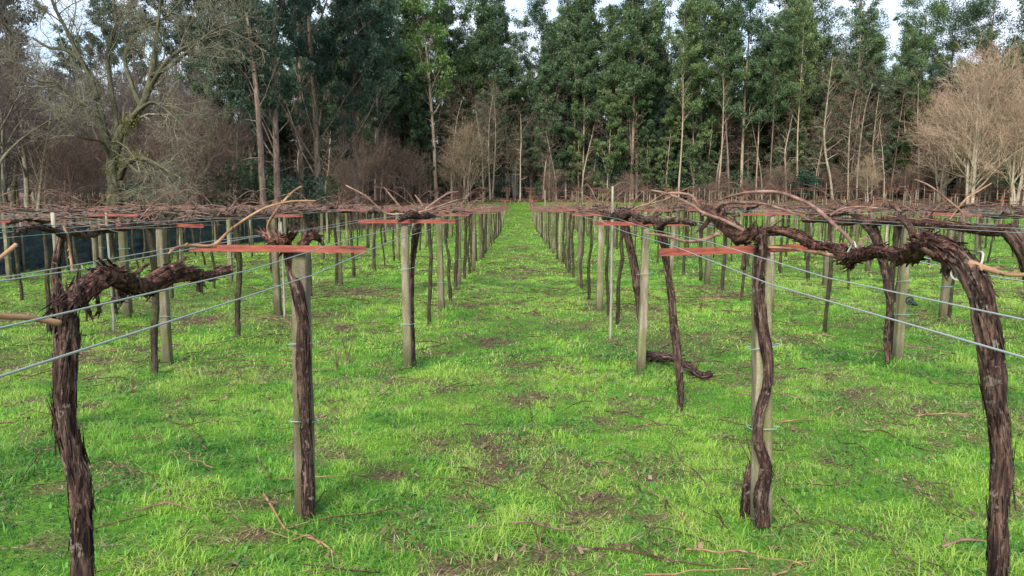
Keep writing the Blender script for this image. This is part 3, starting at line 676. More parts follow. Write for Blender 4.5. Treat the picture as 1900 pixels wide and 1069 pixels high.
# ------------------------------------------------------------------ the large vines close to the camera
def W(lst):
    pts = [P(px, py, Y) for px, py, Y, r in lst]; rs = [r*Y/F*(.78 if r > 7 else .82) for px, py, Y, r in lst]; return np.array(pts), np.array(rs)
def hero_vine(label, trunk, arms, spurs=(), canes=(), seed=0, tm='vine', am='vine_red', to_ground=True, fl=(500, 700), rough=.13, ties=(), sh=1.0):
    rng = np.random.RandomState(seed); tp, tr_ = W(trunk)
    if to_ground:
        b = tp[0].copy(); g = float(gz(b[0], b[1])); d = tp[0]-tp[1]; dd = d/max(abs(d[2]), .05)*(b[2]-g)*.3
        b = np.array([b[0]+np.clip(dd[0], -.06, .06), b[1]+np.clip(dd[1], -.05, .05), g-.05])
        if tp[0][2]-g > .12: tp = np.concatenate([[b], tp]); tr_ = np.concatenate([[tr_[0]*1.15], tr_])
    else: g = tp[0][2]
    base = np.array([tp[0][0], tp[0][1], g])
    root = empty('grapevine', base, 0, 1, label, 'vine', 'large old vines nearest the camera')
    mb = MB(); f = tube(mb, tp-base, tr_*.93, 190, 26, rough*.95, .26, rng, twist=4)
    flakes(mb, f, int(fl[0]*sh*.8), rng, .07, .0032, .13); mb.build('trunk', M[tm], root)
    for a in arms:
        ap, ar = W(a); ar = ar*.84; mb = MB(); f = tube(mb, ap-base, ar, 130, 24, rough*1.15, .32, rng, twist=6); flakes(mb, f, int(fl[1]*sh), rng, .075, .004, .30)
        for q in range(9):
            k = rng.randint(5, 110); C, r = f[0], f[1]; d = rng.randn(3); d[2] = abs(d[2])*.6-.1; d /= np.linalg.norm(d)
            tube(mb, [C[k], C[k]+d*r[k]*1.1, C[k]+d*r[k]*1.7], [r[k]*.6, r[k]*.45, r[k]*.3], 8, 8, .25, .2, rng)
        mb.build('arm', M[am], root)
    for sp in spurs:
        ap, ar = W(sp); mb = MB(); f = tube(mb, ap-base, ar, 26, 10, .12, .15, rng); flakes(mb, f, 18, rng, .03, .003, .4); mb.build('spur', M['vine'], root)
    for cn in canes:
        m_ = cn[0]; ap, ar = W(cn[1]); mb = MB(); f = tube(mb, ap-base, ar, 60, 8, .04, .05, rng)
        C, r, T = f[0], f[1], f[2]
        for k in range(4, 58, 9):      # swollen nodes with little bud stubs
            d = np.cross(T[k], rng.randn(3)); d /= np.linalg.norm(d); tube(mb, [C[k]-T[k]*r[k], C[k]+d*r[k]*.9, C[k]+d*r[k]*2.0+T[k]*r[k]], [r[k]*.9, r[k]*.8, r[k]*.3], 5, 5)
        mb.build('cane', M[m_], root)
    for (tpx, tpy, tY, tr2, tx, ty, mname) in ties:
        c = P(tpx, tpy, tY)-base; ax = np.array([tx, 0, ty], float); ax /= np.linalg.norm(ax); u = np.array([0, 1., 0]); v = np.cross(ax, u)
        a = np.linspace(0, 2*PI, 26); R_ = tr2*tY/F
        pts = c+R_*(np.cos(a)[:, None]*u+np.sin(a)[:, None]*v)+ax*.006*np.sin(a*2)[:, None]
        mb = MB(); tube(mb, pts, [.0032]*26, sides=6, smooth=False, cap=False); mb.build('binding', M[mname], root)
    return root

hero_vine('thick shaggy vine trunk at the left edge of the photo, arm reaching right',
    [(158, 1290, 1.86, 25), (155, 1120, 1.86, 24), (152, 1010, 1.86, 24), (150, 930, 1.86, 25), (140, 860, 1.86, 25), (121, 775, 1.86, 25), (122, 690, 1.86, 26), (125, 620, 1.86, 27), (122, 570, 1.88, 27), (140, 545, 1.93, 22)],
    [[(128, 562, 1.88, 22), (165, 533, 2.0, 26), (205, 513, 2.12, 27), (240, 528, 2.25, 24), (275, 530, 2.4, 22), (312, 510, 2.52, 24), (345, 508, 2.65, 17), (378, 512, 2.8, 12), (408, 506, 2.92, 11)]],
    spurs=[[(225, 545, 2.2, 12), (222, 556, 2.2, 11), (208, 556, 2.2, 5)], [(365, 515, 2.72, 8), (372, 528, 2.72, 7), (368, 540, 2.72, 6)], [(160, 560, 1.98, 5), (163, 574, 1.98, 3), (170, 580, 1.98, 2)], [(180, 558, 2.02, 5), (185, 572, 2.02, 3), (177, 586, 2.02, 2)],
           [(250, 508, 2.25, 4), (262, 500, 2.25, 3), (272, 492, 2.25, 2)]],
    canes=[('cane_tan', [(314, 470, 2.75, 2.5), (326, 461, 2.85, 4), (352, 456, 2.95, 4), (385, 457, 3.0, 4), (402, 452, 3.05, 4.5), (422, 432, 3.1, 3.2), (455, 407, 3.15, 3.2), (495, 385, 3.2, 2.8), (540, 374, 3.25, 2.4), (586, 373, 3.3, 2.2)]),
           ],
    seed=1, fl=(1500, 1300))
hero_vine('dark vine climbing the front of the nearest granite post left of the aisle',
    [(572, 958, 3.80, 18), (570, 860, 3.80, 15), (566, 760, 3.80, 15), (562, 680, 3.80, 17), (562, 600, 3.80, 15), (552, 540, 3.80, 15), (543, 500, 3.9, 15), (536, 470, 3.86, 13), (530, 452, 3.85, 12)],
    [[(530, 455, 3.85, 11), (520, 445, 3.87, 10), (508, 448, 3.9, 10), (498, 442, 3.93, 8), (490, 436, 3.95, 5)],
     [(530, 455, 3.85, 10), (534, 446, 3.82, 10), (538, 442, 3.8, 7)],
     [(560, 470, 4.3, 10), (565, 450, 4.4, 12), (577, 437, 4.5, 12), (588, 440, 4.6, 11), (596, 449, 4.6, 4)]],
    canes=[('cane_tan', [(503, 445, 3.9, 3.5), (497, 420, 3.9, 3), (512, 392, 3.80, 3), (528, 372, 3.95, 3), (545, 355, 3.97, 2.6), (560, 346, 4.0, 2.4)])],
    seed=2, fl=(500, 160), rough=.1)
hero_vine('dark snaking vine pressed against the nearest post right of the aisle',
    [(1416, 975, 3.69, 18), (1412, 925, 3.69, 19), (1421, 870, 3.69, 16), (1407, 820, 3.69, 12), (1410, 770, 3.69, 12), (1424, 710, 3.69, 12), (1424, 660, 3.69, 13), (1414, 600, 3.69, 14), (1408, 550, 3.69, 15), (1409, 500, 3.68, 15), (1412, 460, 3.67, 16), (1410, 435, 3.67, 14)],
    [[(1409, 440, 3.67, 13), (1400, 428, 3.85, 12), (1380, 440, 4.0, 18), (1362, 428, 4.2, 22), (1340, 412, 4.4, 20), (1322, 398, 4.6, 15), (1305, 388, 4.8, 10)],
     [(1409, 440, 3.67, 13), (1425, 430, 3.7, 9), (1455, 430, 3.6, 11), (1480, 438, 3.5, 12), (1498, 448, 3.4, 12), (1520, 456, 3.3, 8), (1548, 461, 3.2, 9), (1566, 466, 3.1, 12)]],
    spurs=[[(1318, 405, 4.6, 5), (1308, 418, 4.6, 5), (1297, 429, 4.6, 5)], [(1340, 398, 4.5, 6), (1332, 388, 4.5, 4), (1346, 378, 4.5, 4)], [(1385, 455, 4.0, 4), (1381, 470, 3.9, 4), (1379, 500, 3.9, 5)]],
    canes=[('cane', [(1400, 438, 3.85, 4), (1345, 410, 4.2, 4), (1305, 395, 4.4, 4), (1284, 381, 4.5, 3.5), (1243, 361, 4.7, 3), (1208, 353, 4.8, 2)]),
           ('cane', [(1298, 385, 4.5, 4), (1291, 372, 4.5, 3.5), (1280, 362, 4.55, 3), (1250, 358, 4.6, 2.5), (1228, 363, 4.7, 2.5), (1198, 382, 4.8, 2)]),
           ('cane', [(1335, 433, 4.2, 5), (1318, 440, 4.1, 4.5), (1300, 446, 4.1, 4), (1272, 448, 4.1, 3.5), (1235, 438, 4.1, 3), (1198, 433, 4.1, 2)]),
           ('cane', [(1332, 388, 4.5, 4.5), (1338, 380, 4.4, 3.5), (1352, 377, 4.3, 3.2), (1406, 377, 4.0, 3), (1447, 387, 3.8, 2.8), (1478, 398, 3.7, 2.5), (1502, 408, 3.6, 2)]),
           ('cane', [(1334, 372, 4.3, 2.5), (1360, 363, 4.2, 3), (1391, 357, 4.1, 3.5), (1441, 357, 3.9, 4), (1488, 372, 3.6, 4.2), (1517, 390, 3.4, 4.5), (1548, 417, 3.1, 4.5), (1572, 440, 2.95, 4.5), (1588, 462, 2.8, 4.5)]),
           ('cane_tan', [(1425, 459, 3.7, 3), (1460, 461, 3.6, 3.5), (1510, 468, 3.3, 4), (1560, 478, 3.0, 5), (1580, 485, 2.9, 6)])],
    seed=3, fl=(600, 900))
hero_vine('massive old vine trunk at the right edge of the photo, bending into a shaggy head',
    [(1848, 1290, 1.95, 25), (1850, 1120, 1.95, 24), (1852, 1010, 1.95, 22), (1853, 940, 1.95, 21), (1859, 880, 1.95, 23), (1856, 810, 1.95, 22), (1846, 740, 1.95, 26), (1838, 660, 1.95, 27), (1830, 600, 1.95, 25), (1818, 540, 1.97, 24), (1797, 500, 2.02, 25), (1767, 474, 2.1, 26), (1737, 463, 2.18, 24)],
    [[(1755, 466, 2.12, 30), (1722, 452, 2.22, 26), (1705, 462, 2.3, 22), (1680, 474, 2.42, 16), (1650, 470, 2.55, 14), (1620, 468, 2.65, 15), (1590, 476, 2.75, 17), (1572, 478, 2.85, 14), (1558, 468, 2.95, 8)]],
    spurs=[[(1700, 450, 2.3, 11), (1690, 425, 2.3, 8), (1678, 410, 2.3, 7), (1667, 402, 2.3, 6)], [(1760, 488, 2.1, 15), (1757, 503, 2.1, 13), (1768, 503, 2.1, 8)], [(1580, 485, 2.85, 13), (1578, 492, 2.85, 11), (1572, 494, 2.85, 6)]],
    canes=[('cane_tan', [(1800, 488, 2.0, 9), (1835, 500, 1.95, 7), (1875, 510, 1.9, 5), (1935, 508, 1.85, 5)]), ('cane', [(1592, 462, 2.8, 4), (1598, 452, 2.8, 3), (1606, 438, 2.8, 2.5)])],
    seed=4, fl=(1600, 1500), ties=[(1797, 494, 2.02, 33, -1.0, .75, 'twine'), (1582, 468, 2.8, 19, 1, -.1, 'twine')])
hero_vine('slim dark leaning vine stem beside the second post right of the aisle, bare lower trunk',
    [(1261, 766, 5.95, 8), (1262, 720, 5.95, 9), (1257, 660, 5.95, 9), (1250, 600, 5.95, 10), (1246, 550, 5.95, 9), (1238, 500, 5.95, 9), (1232, 455, 5.9, 10), (1222, 425, 5.85, 11)],
    [[(1224, 428, 5.85, 11), (1216, 410, 5.9, 11), (1206, 408, 6.0, 10), (1196, 412, 6.2, 6)], [(1222, 425, 5.85, 9), (1236, 412, 5.6, 8), (1262, 410, 5.3, 7), (1290, 416, 5.0, 6)]],
    spurs=[[(1212, 405, 5.9, 4), (1220, 398, 5.9, 3), (1228, 394, 5.9, 3)]],
    canes=[('cane', [(1228, 400, 5.8, 2), (1250, 406, 5.6, 2), (1275, 407, 5.5, 1.6)])], seed=5, am='vine', fl=(260, 150))
hero_vine('dark vine leaning behind the second granite post right of the aisle',
    [(1196, 672, 7.55, 7), (1192, 620, 7.55, 8), (1186, 560, 7.55, 9), (1178, 500, 7.5, 10), (1168, 455, 7.45, 10), (1160, 415, 7.4, 11), (1158, 398, 7.35, 11)],
    [[(1158, 402, 7.35, 11), (1170, 396, 7.2, 9), (1186, 404, 7.0, 8), (1204, 410, 6.7, 6)], [(1158, 402, 7.35, 10), (1150, 398, 7.7, 9), (1135, 402, 8.2, 7), (1120, 404, 8.8, 6)]],
    canes=[('cane', [(1160, 395, 7.3, 2), (1190, 382, 7.2, 2), (1230, 372, 7.1, 1.8), (1262, 356, 7.0, 1.5), (1283, 346, 6.9, 1.2)])], seed=6, am='vine', fl=(200, 150))
hero_vine('dark vine twisted behind the second granite post left of the aisle',
    [(766, 680, 7.6, 6), (765, 620, 7.6, 6), (764, 540, 7.6, 5), (766, 480, 7.6, 6), (772, 430, 7.55, 9), (778, 405, 7.5, 9)],
    [[(778, 405, 7.5, 10), (765, 398, 7.3, 11), (752, 402, 7.1, 9), (742, 408, 6.9, 6)], [(778, 405, 7.5, 9), (792, 400, 7.9, 8), (805, 402, 8.4, 6)]],
    canes=[('cane', [(750, 397, 7.1, 2), (715, 395, 7.1, 2), (680, 365, 7.1, 2), (642, 344, 7.1, 1.4)]), ('cane', [(755, 396, 7.2, 2), (735, 375, 7.2, 2), (712, 347, 7.2, 1.4)]),
           ('cane', [(780, 397, 7.5, 2), (800, 380, 7.5, 2), (830, 360, 7.6, 2), (850, 356, 7.7, 1.5)]), ('cane', [(770, 396, 7.4, 2), (800, 388, 7.4, 2), (840, 374, 7.5, 1.8), (866, 368, 7.6, 1.3)]),
           ('cane', [(790, 398, 7.8, 2), (782, 378, 7.8, 2), (770, 362, 7.8, 1.3)])], seed=7, am='vine', fl=(150, 200))
hero_vine('stout dark vine trunk beside the pale stake at the left, second row',
    [(100, 470, 4.4, 9), (106, 520, 4.4, 11), (108, 490, 4.4, 11), (106, 450, 4.4, 12), (110, 430, 4.4, 12)][2:] and
    [(108, 760, 5.3, 11), (108, 640, 5.3, 11), (106, 560, 5.3, 11), (104, 500, 5.3, 10), (110, 460, 5.3, 10), (116, 436, 5.3, 11)],
    [[(116, 436, 5.3, 10), (135, 430, 5.6, 11), (160, 436, 6.0, 12), (190, 428, 6.4, 9), (215, 426, 6.9, 7)], [(116, 436, 5.3, 9), (100, 428, 5.0, 8), (70, 422, 4.8, 7), (30, 430, 4.6, 6)]],
    canes=[('cane_tan', [(118, 420, 5.3, 2.2), (126, 440, 5.3, 2.5), (130, 470, 5.3, 2.8), (135, 505, 5.3, 3.2)])], seed=8, am='vine', fl=(200, 300))
hero_vine('heavy shaggy vine bending over at the right edge, second row right of the aisle',
    [(1925, 700, 5.5, 15), (1922, 600, 5.5, 15), (1912, 520, 5.5, 16), (1895, 460, 5.5, 17), (1870, 425, 5.55, 17)],
    [[(1870, 425, 5.55, 16), (1840, 428, 5.7, 15), (1800, 424, 5.95, 13), (1760, 418, 6.2, 11), (1715, 416, 6.5, 9), (1680, 412, 6.9, 8)]],
    canes=[('cane', [(1790, 418, 6.0, 3), (1785, 395, 6.0, 2.5), (1760, 372, 6.0, 2.2), (1725, 345, 6.0, 2), (1697, 333, 6.0, 1.5)]), ('cane_tan', [(1762, 408, 6.1, 2), (1790, 372, 6.1, 2), (1815, 355, 6.1, 2), (1840, 340, 6.1, 1.4)])],
    seed=9, fl=(400, 700))
hero_vine('knotted vine leaning on the second post in the second row right of the aisle',
    [(1648, 672, 7.6, 8), (1646, 620, 7.6, 8), (1652, 560, 7.6, 9), (1642, 500, 7.6, 10), (1628, 450, 7.6, 11), (1616, 418, 7.6, 12)],
    [[(1616, 416, 7.6, 12), (1600, 408, 7.8, 11), (1570, 412, 8.2, 10), (1530, 408, 8.6, 8), (1490, 408, 9.1, 7)], [(1616, 416, 7.6, 10), (1640, 410, 7.4, 9), (1665, 412, 7.1, 8)]],
    spurs=[[(1600, 415, 7.6, 5), (1618, 436, 7.6, 5), (1632, 452, 7.6, 6)]], canes=[('cane', [(1540, 400, 8.0, 2.2), (1560, 388, 8.0, 2), (1590, 384, 8.0, 2), (1630, 386, 8.0, 1.5)])], seed=10, fl=(250, 500))

# near cut canes reaching in from the left edge
def lone_cane(name, lst, mname, label, cat='cane', grp=None, seed=0):
    rng = np.random.RandomState(seed); p, r = W(lst); b = p[len(p)//2].copy(); mb = MB(); tube(mb, p-b, r, 40, 10, .05, .06, rng)
    o = mb.build(name, M[mname], None); o.location = b; return tag(o, label, cat, grp)
lone_cane('cut_cane', [(-160, 560, 1.5, 9), (-60, 580, 1.55, 8), (0, 587, 1.6, 7.5), (55, 590, 1.65, 7), (112, 600, 1.7, 7)], 'cane_tan', 'thick tan cut cane poking in from the left edge in front of the trunk', seed=1)
lone_cane('cut_cane', [(-60, 520, 2.0, 5), (-20, 495, 2.05, 5), (5, 475, 2.1, 5), (30, 454, 2.15, 5)], 'cane_tan', 'short pale cut cane slanting upward at the left edge above the grass', seed=2)

# stakes
def stake(px, pytop, x, y, label, r=.016):
    z0 = float(gz(x, y)); top = P(px, pytop, y)[2]; mb = MB(); rng = np.random.RandomState(int(px))
    tube(mb, [(0, 0, -.1), (.004, 0, (top-z0)*.5), (0, 0, top-z0)], [r, r, r*.95], 14, 8, .03, .02, rng)
    o = mb.build('stake', M['stake']); o.location = (x, y, z0); tag(o, label, 'stake', 'slender pale stakes among the vines')
for px, py, Y, lab in [(98, 395, 5.45, 'pale stake standing against the dark vine at the far left'), (1136, 346, 8.9, 'tall pale stake rising above the canopy right of the aisle'),
                       (1011, 354, 74, 'thin pale stake at the far end of the vineyard, right of the aisle'), (521, 412, 10.5, 'slim white stake between two posts left of the aisle'), (197, 395, 9.5, 'thin grey stake in the left rows near the dark net')]:
    stake(px, py, P(px, 400, Y)[0], Y, lab, .016 if Y < 20 else .06)
for k in range(34):
    rr_ = random.Random(k+300); Y = rr_.uniform(50, 80); x = rr_.uniform(4, min(Y*.72, 50)); px = (x/Y)*F+CX+11; z0 = float(gz(x, Y)); mb = MB()
    h = rr_.uniform(1.7, 2.2); tube(mb, [(0, 0, -.1), (rr_.uniform(-.04, .04), 0, h)], [.022, .02], 4, 5, smooth=False); o = mb.build('stake', M['stake']); o.location = (x, Y, z0)
    tag(o, 'thin pale stake sticking up from the distant vine canopy on the right', 'stake', 'distant stakes above the right-hand vines')

# ------------------------------------------------------------------ shade net fence along the left boundary
def net_fence():
    x0 = -12.0; ys = np.arange(9, 38.01, .15); zs = np.linspace(0, 1, 12)
    Y, Zt = np.meshgrid(ys, zs); post_y = np.arange(9, 38.1, 2.9)
    ph = ((Y-9) % 2.9)/2.9; sag = .05*np.sin(PI*ph); H = 1.12
    X = x0+.03*np.sin(Y*2.1+Zt*2)+.04*(fbm(Y, Zt, .8, 17)-.5)*2
    Z = gz(X, Y)+.0+Zt*(H-sag)
    root = empty('net_fence', (x0, 9, 0), 0, 1, 'low dark shade-net fence along the left edge of the vineyard', 'fence')
    mb = MB(); ny = len(ys); nz_ = len(zs)
    for off in (0, .012):
        V = np.stack([X-x0+off, Y-9, Z], -1).reshape(-1, 3); i = np.arange(nz_-1)[:, None]*ny; j = np.arange(ny-1)[None, :]
        mb.add(V, np.stack([i+j, i+j+1, i+ny+j+1, i+ny+j], -1).reshape(-1, 4))
    mb.build('net', M['net'], root)
    for y in post_y:
        p = MB(); z = float(gz(x0, y)); tube(p, [(.05, y-9, z-.1), (.05, y-9, z+1.2)], [.03, .028], 4, 7, smooth=False); p.build('fence_post', M['pine_trunk'], root)
net_fence()

# ------------------------------------------------------------------ fallen canes, dead wood, tufts
def fallen_mesh(seed):
    rng = np.random.RandomState(seed); mb = MB(); L_ = rng.uniform(.5, 1.1); n = 8; t = np.linspace(0, 1, n)
    y = np.cumsum(rng.randn(n))*.02+.12*rng.randn()*t**2; z = .018+.045*np.abs(np.sin(t*PI*rng.uniform(.5, 1.5)))*rng.rand()
    pts = np.stack([(t-.5)*L_, y, z], -1); w_ = rng.uniform(.002, .0042); tube(mb, pts, w_*np.linspace(1.2, .5, n), 24, 5, .05, .06, rng)
    for q in range(rng.randint(0, 4)):
        k = rng.randint(2, n-1); d = np.array([.5+rng.rand()*.5, rng.choice([-1, 1])*(.3+.5*rng.rand()), .25*rng.rand()]); l = L_*rng.uniform(.12, .4)
        tube(mb, [pts[k], pts[k]+d*l*.5+[0, 0, .01], pts[k]+d*l+[0, 0, rng.rand()*.05]], [w_*.7, w_*.55, w_*.3], 8, 4, .05, .05, rng)
    return mb
FM = [fallen_mesh(i).mesh('pruned_cane', M[['twig', 'cane', 'twig', 'cane_tan'][i % 4]]) for i in range(12)]
rng = np.random.RandomState(77); k = 0; names = ['dark thin pruned cane', 'reddish pruned cane', 'forked brown pruned cane', 'pale tan pruned cane']
while k < 285:
    if k < 170: x, y = wedge(rng, 1, 2.2, 14, .75, .3)
    else:
        x, y = wedge(rng, 1, 9, 30, .7, .3)
        if rng.rand() < .5: x = rng.randn(1)*.9
    x = float(x[0]); y = float(y[0]); v = rng.randint(12)
    if f_brown(x, y) > .5: continue
    o = bpy.data.objects.new('pruned_cane', FM[v]); col.objects.link(o); o.location = (x, y, float(gz(x, y))+.012); s_ = rng.uniform(.6, 1.15); o.scale = (s_, s_, s_*(1.2 if y < 12 else 2))
    o.rotation_euler = (rng.randn()*.05, rng.randn()*.04, rng.rand()*6.28)
    zone = 'in the grass aisle' if abs(x) < 1.15 else ('under vines %s of the aisle' % ('left' if x < 0 else 'right'))
    dist = 'in the foreground' if y < 4.2 else ('level with the nearest posts' if y < 7 else ('level with the second posts' if y < 10.5 else 'farther back'))
    tag(o, '%s %s, %s' % (names[v % 4], zone, dist), 'cane', 'pruned canes lying on the grass'); k += 1
def twig_litter():
    rng = np.random.RandomState(123); x, y = wedge(rng, 4200, 2, 24, .78, .4); keep = (f_brown(x, y) < .5)&(rng.rand(len(x)) < .25+.75*sstep(.42, .6, fbm(x, y, 1.3, 61, 3))); x, y = x[keep], y[keep]; n = len(x)
    a = rng.rand(n)*2*PI; l = .08+.42*rng.rand(n)**1.5; k = 4; t = np.linspace(-.5, .5, k); Pt = np.zeros((n, k, 3)); cv = rng.randn(n)*.25
    for q in range(k):
        u = t[q]*l; v = cv*l*(t[q]**2); Pt[:, q, 0] = x+np.cos(a)*u-np.sin(a)*v; Pt[:, q, 1] = y+np.sin(a)*u+np.cos(a)*v
        Pt[:, q, 2] = gz(Pt[:, q, 0], Pt[:, q, 1])+.025+.045*rng.rand(n)
    mb = MB(); pathtubes(mb, Pt, (.0018+.0028*rng.rand(n)+y*.00028)[:, None]*np.array([[1, 1, .9, .6]]), 3)
    tag(mb.build('twig_litter', M['twig']), 'countless small brown prunings scattered through the grass', 'twigs', kind='stuff')
twig_litter()
def ground_cane(pxs, r, mname, label):
    pts = []
    for i, (a, b) in enumerate(pxs):
        p = G(a, b); p = p.copy(); p[2] += .03+.02*math.sin(i*2.1); pts.append(p)
    pts = np.array(pts); b = pts[0].copy(); rng = np.random.RandomState(int(pxs[0][0])); mb = MB(); tube(mb, pts-b, [r*(1.2-.6*i/len(pts)) for i in range(len(pts))], 40, 6, .06, .06, rng)
    C = pts-b
    for q in range(3):
        k = rng.randint(0, len(C)-1); d = rng.randn(3)*.08; d[2] = abs(d[2])*.4; tube(mb, [C[k], C[k]+d*.6, C[k]+d*1.1], [r*.6, r*.5, r*.3], 6, 4)
    o = mb.build('pruned_cane', M[mname]); o.location = b; tag(o, label, 'cane', 'pruned canes lying on the grass')
ground_cane([(490, 925), (505, 955), (530, 985), (565, 1005), (600, 1025), (640, 1050)], .006, 'cane_tan', 'long bent tan cane lying in front of the nearest left post')
ground_cane([(545, 1012), (575, 1010), (600, 1022)], .004, 'cane_tan', 'short pale twig crossing the bent cane before the left post')
ground_cane([(1440, 792), (1480, 790), (1520, 780), (1562, 760)], .006, 'cane_tan', 'straight tan cane on the grass right of the nearest right post')
ground_cane([(1595, 805), (1640, 812), (1690, 830), (1755, 848)], .005, 'twig', 'long dark cane arched in the grass before the right edge trunk')
ground_cane([(265, 955), (310, 948), (370, 952)], .006, 'cane', 'reddish cane on the grass right of the left edge trunk')
ground_cane([(1748, 1025), (1790, 1018), (1836, 1010)], .007, 'cane', 'brown cane on the grass at the foot of the right edge trunk')
ground_cane([(1080, 1030), (1150, 1036), (1240, 1042), (1330, 1062)], .005, 'twig', 'long dark cane along the bottom of the photo, right of centre')
ground_cane([(868, 925), (890, 960), (905, 1010)], .004, 'twig', 'thin black twig slanting down the foreground grass, left of centre')
ground_cane([(860, 875), (885, 888), (900, 900)], .005, 'twig', 'short dark twig beside the brown bare patch in the aisle')
ground_cane([(1125, 770), (1170, 778), (1240, 796)], .004, 'twig', 'black thin cane beside the bare soil patch right of centre')
ground_cane([(1000, 905), (1040, 935), (1070, 970), (1110, 1000)], .004, 'twig', 'thin bowed twig across the foreground of the aisle')
ground_cane([(1700, 778), (1760, 778), (1830, 776)], .005, 'cane_tan', 'straight tan cane running to the right edge trunk')
ground_cane([(1600, 660), (1680, 650), (1800, 662)], .006, 'cane', 'reddish cane behind the granite post at the right')
def upright_twig(px, py, hh, label, seed):
    rng = np.random.RandomState(seed); b = G(px, py); mb = MB()
    for q in range(4):
        a = rng.rand()*6.28; l = hh*rng.uniform(.6, 1); tube(mb, [(0, 0, 0), (.12*l*math.cos(a), .12*l*math.sin(a), l*.5), (.4*l*math.cos(a), .4*l*math.sin(a), l)], [.004, .0035, .002], 8, 4, .05, .05, rng)
    o = mb.build('dead_sprig', M['twig']); o.location = b; tag(o, label, 'twig', 'dead sprigs standing in the grass')
upright_twig(645, 672, .42, 'dead black sprig standing in the grass between the two left posts', 1)
upright_twig(625, 690, .3, 'small dead sprig leaning left of the second left post', 2)
upright_twig(1400, 905, .35, 'pale dead sprig standing left of the nearest right post', 3)
upright_twig(1290, 700, .4, 'bare sprig in the grass right of the slim leaning stem', 4)
upright_twig(1300, 575, .35, 'dead sprig between the second and third posts right of the aisle', 5)
upright_twig(1000, 1015, .2, 'little dead sprig in the foreground of the aisle', 6)
# fallen dead trunk by the second right post
mb = MB(); rng = np.random.RandomState(3); a = G(1196, 668); b_ = G(1318, 707); base = a.copy()
f = tube(mb, [a-base+[0, 0, .05], (a+b_)/2-base+[0, .03, .10], b_-base+[-.1, 0, .06], b_-base+[0, 0, .07]], [.05, .035, .03, .045], 50, 10, .2, .35, rng); flakes(mb, f, 160, rng, .07, .006, .6)
for q in range(9):
    k_ = rng.randint(5, 45); c = f[0][k_]; d = rng.randn(3)*.18; d[2] = abs(d[2])*.5; tube(mb, [c, c+d*.6, c+d+[0, 0, -.03]], [.012, .009, .004], 10, 5, .1, .1, rng)
o = mb.build('fallen_branch', M['vine']); o.location = base; tag(o, 'dark gnarled dead branch lying right of the second post right of the aisle', 'branch')
# little stub of post / spur of bark at the foot of the right post
mb = MB(); a = G(1392, 968); f = tube(mb, [(0, 0, -.05), (0, 0, .12), (.004, 0, .26), (.01, .01, .31)], [.03, .027, .022, .012], 40, 12, .25, .2, rng); flakes(mb, f, 120, rng, .05, .005, .3)
o = mb.build('stump', M['vine']); o.location = (a[0]-.012, a[1]+.03, a[2]); tag(o, 'dark broken vine stump leaning against the foot of the nearest right post', 'stump')
# fruit-like dark clip on the wire
mb = MB(); c = P(1688, 558, 2.65); a = np.linspace(0, 2*PI, 16); tube(mb, np.stack([.012*np.cos(a), 0*a, .012*np.sin(a)], -1), [.004]*16, sides=6, smooth=False); tube(mb, [(.0, 0, .0), (.02, 0, -.012), (.03, .004, -.018)], [.008, .009, .004], 8, 6, .2)
o = mb.build('wire_tensioner', M['net']); o.location = c; tag(o, 'small black tensioner clamped on the pale wire in front of a granite post', 'tensioner')

# ------------------------------------------------------------------ trees
def grow(rng, par_P, par_R, cnt, ln, lnv, ang, upb, rfac, t0=.25, k=5, wig=.12, droop=0., rmin=0.):
    """children of the given parent paths; returns (Pt, R)"""
    n, kk, _ = par_P.shape; idx = np.repeat(np.arange(n), cnt); m = len(idx)
    t = t0+(1-t0)*((np.tile(np.arange(cnt), n)+rng.rand(m))/cnt); f = t*(kk-1); i0 = np.minimum(f.astype(int), kk-2); u = (f-i0)[:, None]
    base = par_P[idx, i0]*(1-u)+par_P[idx, i0+1]*u; D = par_P[idx, i0+1]-par_P[idx, i0]; D /= np.maximum(np.linalg.norm(D, axis=1), 1e-9)[:, None]
    rp = par_R[idx, i0]*(1-u[:, 0])+par_R[idx, i0+1]*u[:, 0]
    rnd = rng.randn(m, 3); pr_ = np.cross(D, rnd); pr_ /= np.maximum(np.linalg.norm(pr_, axis=1), 1e-9)[:, None]
    A = rad(ang)*(.7+.6*rng.rand(m))[:, None]; d = D*np.cos(A)+pr_*np.sin(A); d[:, 2] += upb; d /= np.linalg.norm(d, axis=1)[:, None]
    L_ = ln*(1-.45*t)*(1-lnv+2*lnv*rng.rand(m)); Pt = np.zeros((m, k, 3)); Pt[:, 0] = base
    for q in range(1, k):
        d = d+rng.randn(m, 3)*wig; d[:, 2] += upb*.12-droop; d /= np.linalg.norm(d, axis=1)[:, None]; Pt[:, q] = Pt[:, q-1]+d*(L_/(k-1))[:, None]
    r0 = np.maximum(rp*rfac, rmin); R_ = r0[:, None]*np.linspace(1, .35, k)[None, :]
    return Pt, np.maximum(R_, rmin*.7)
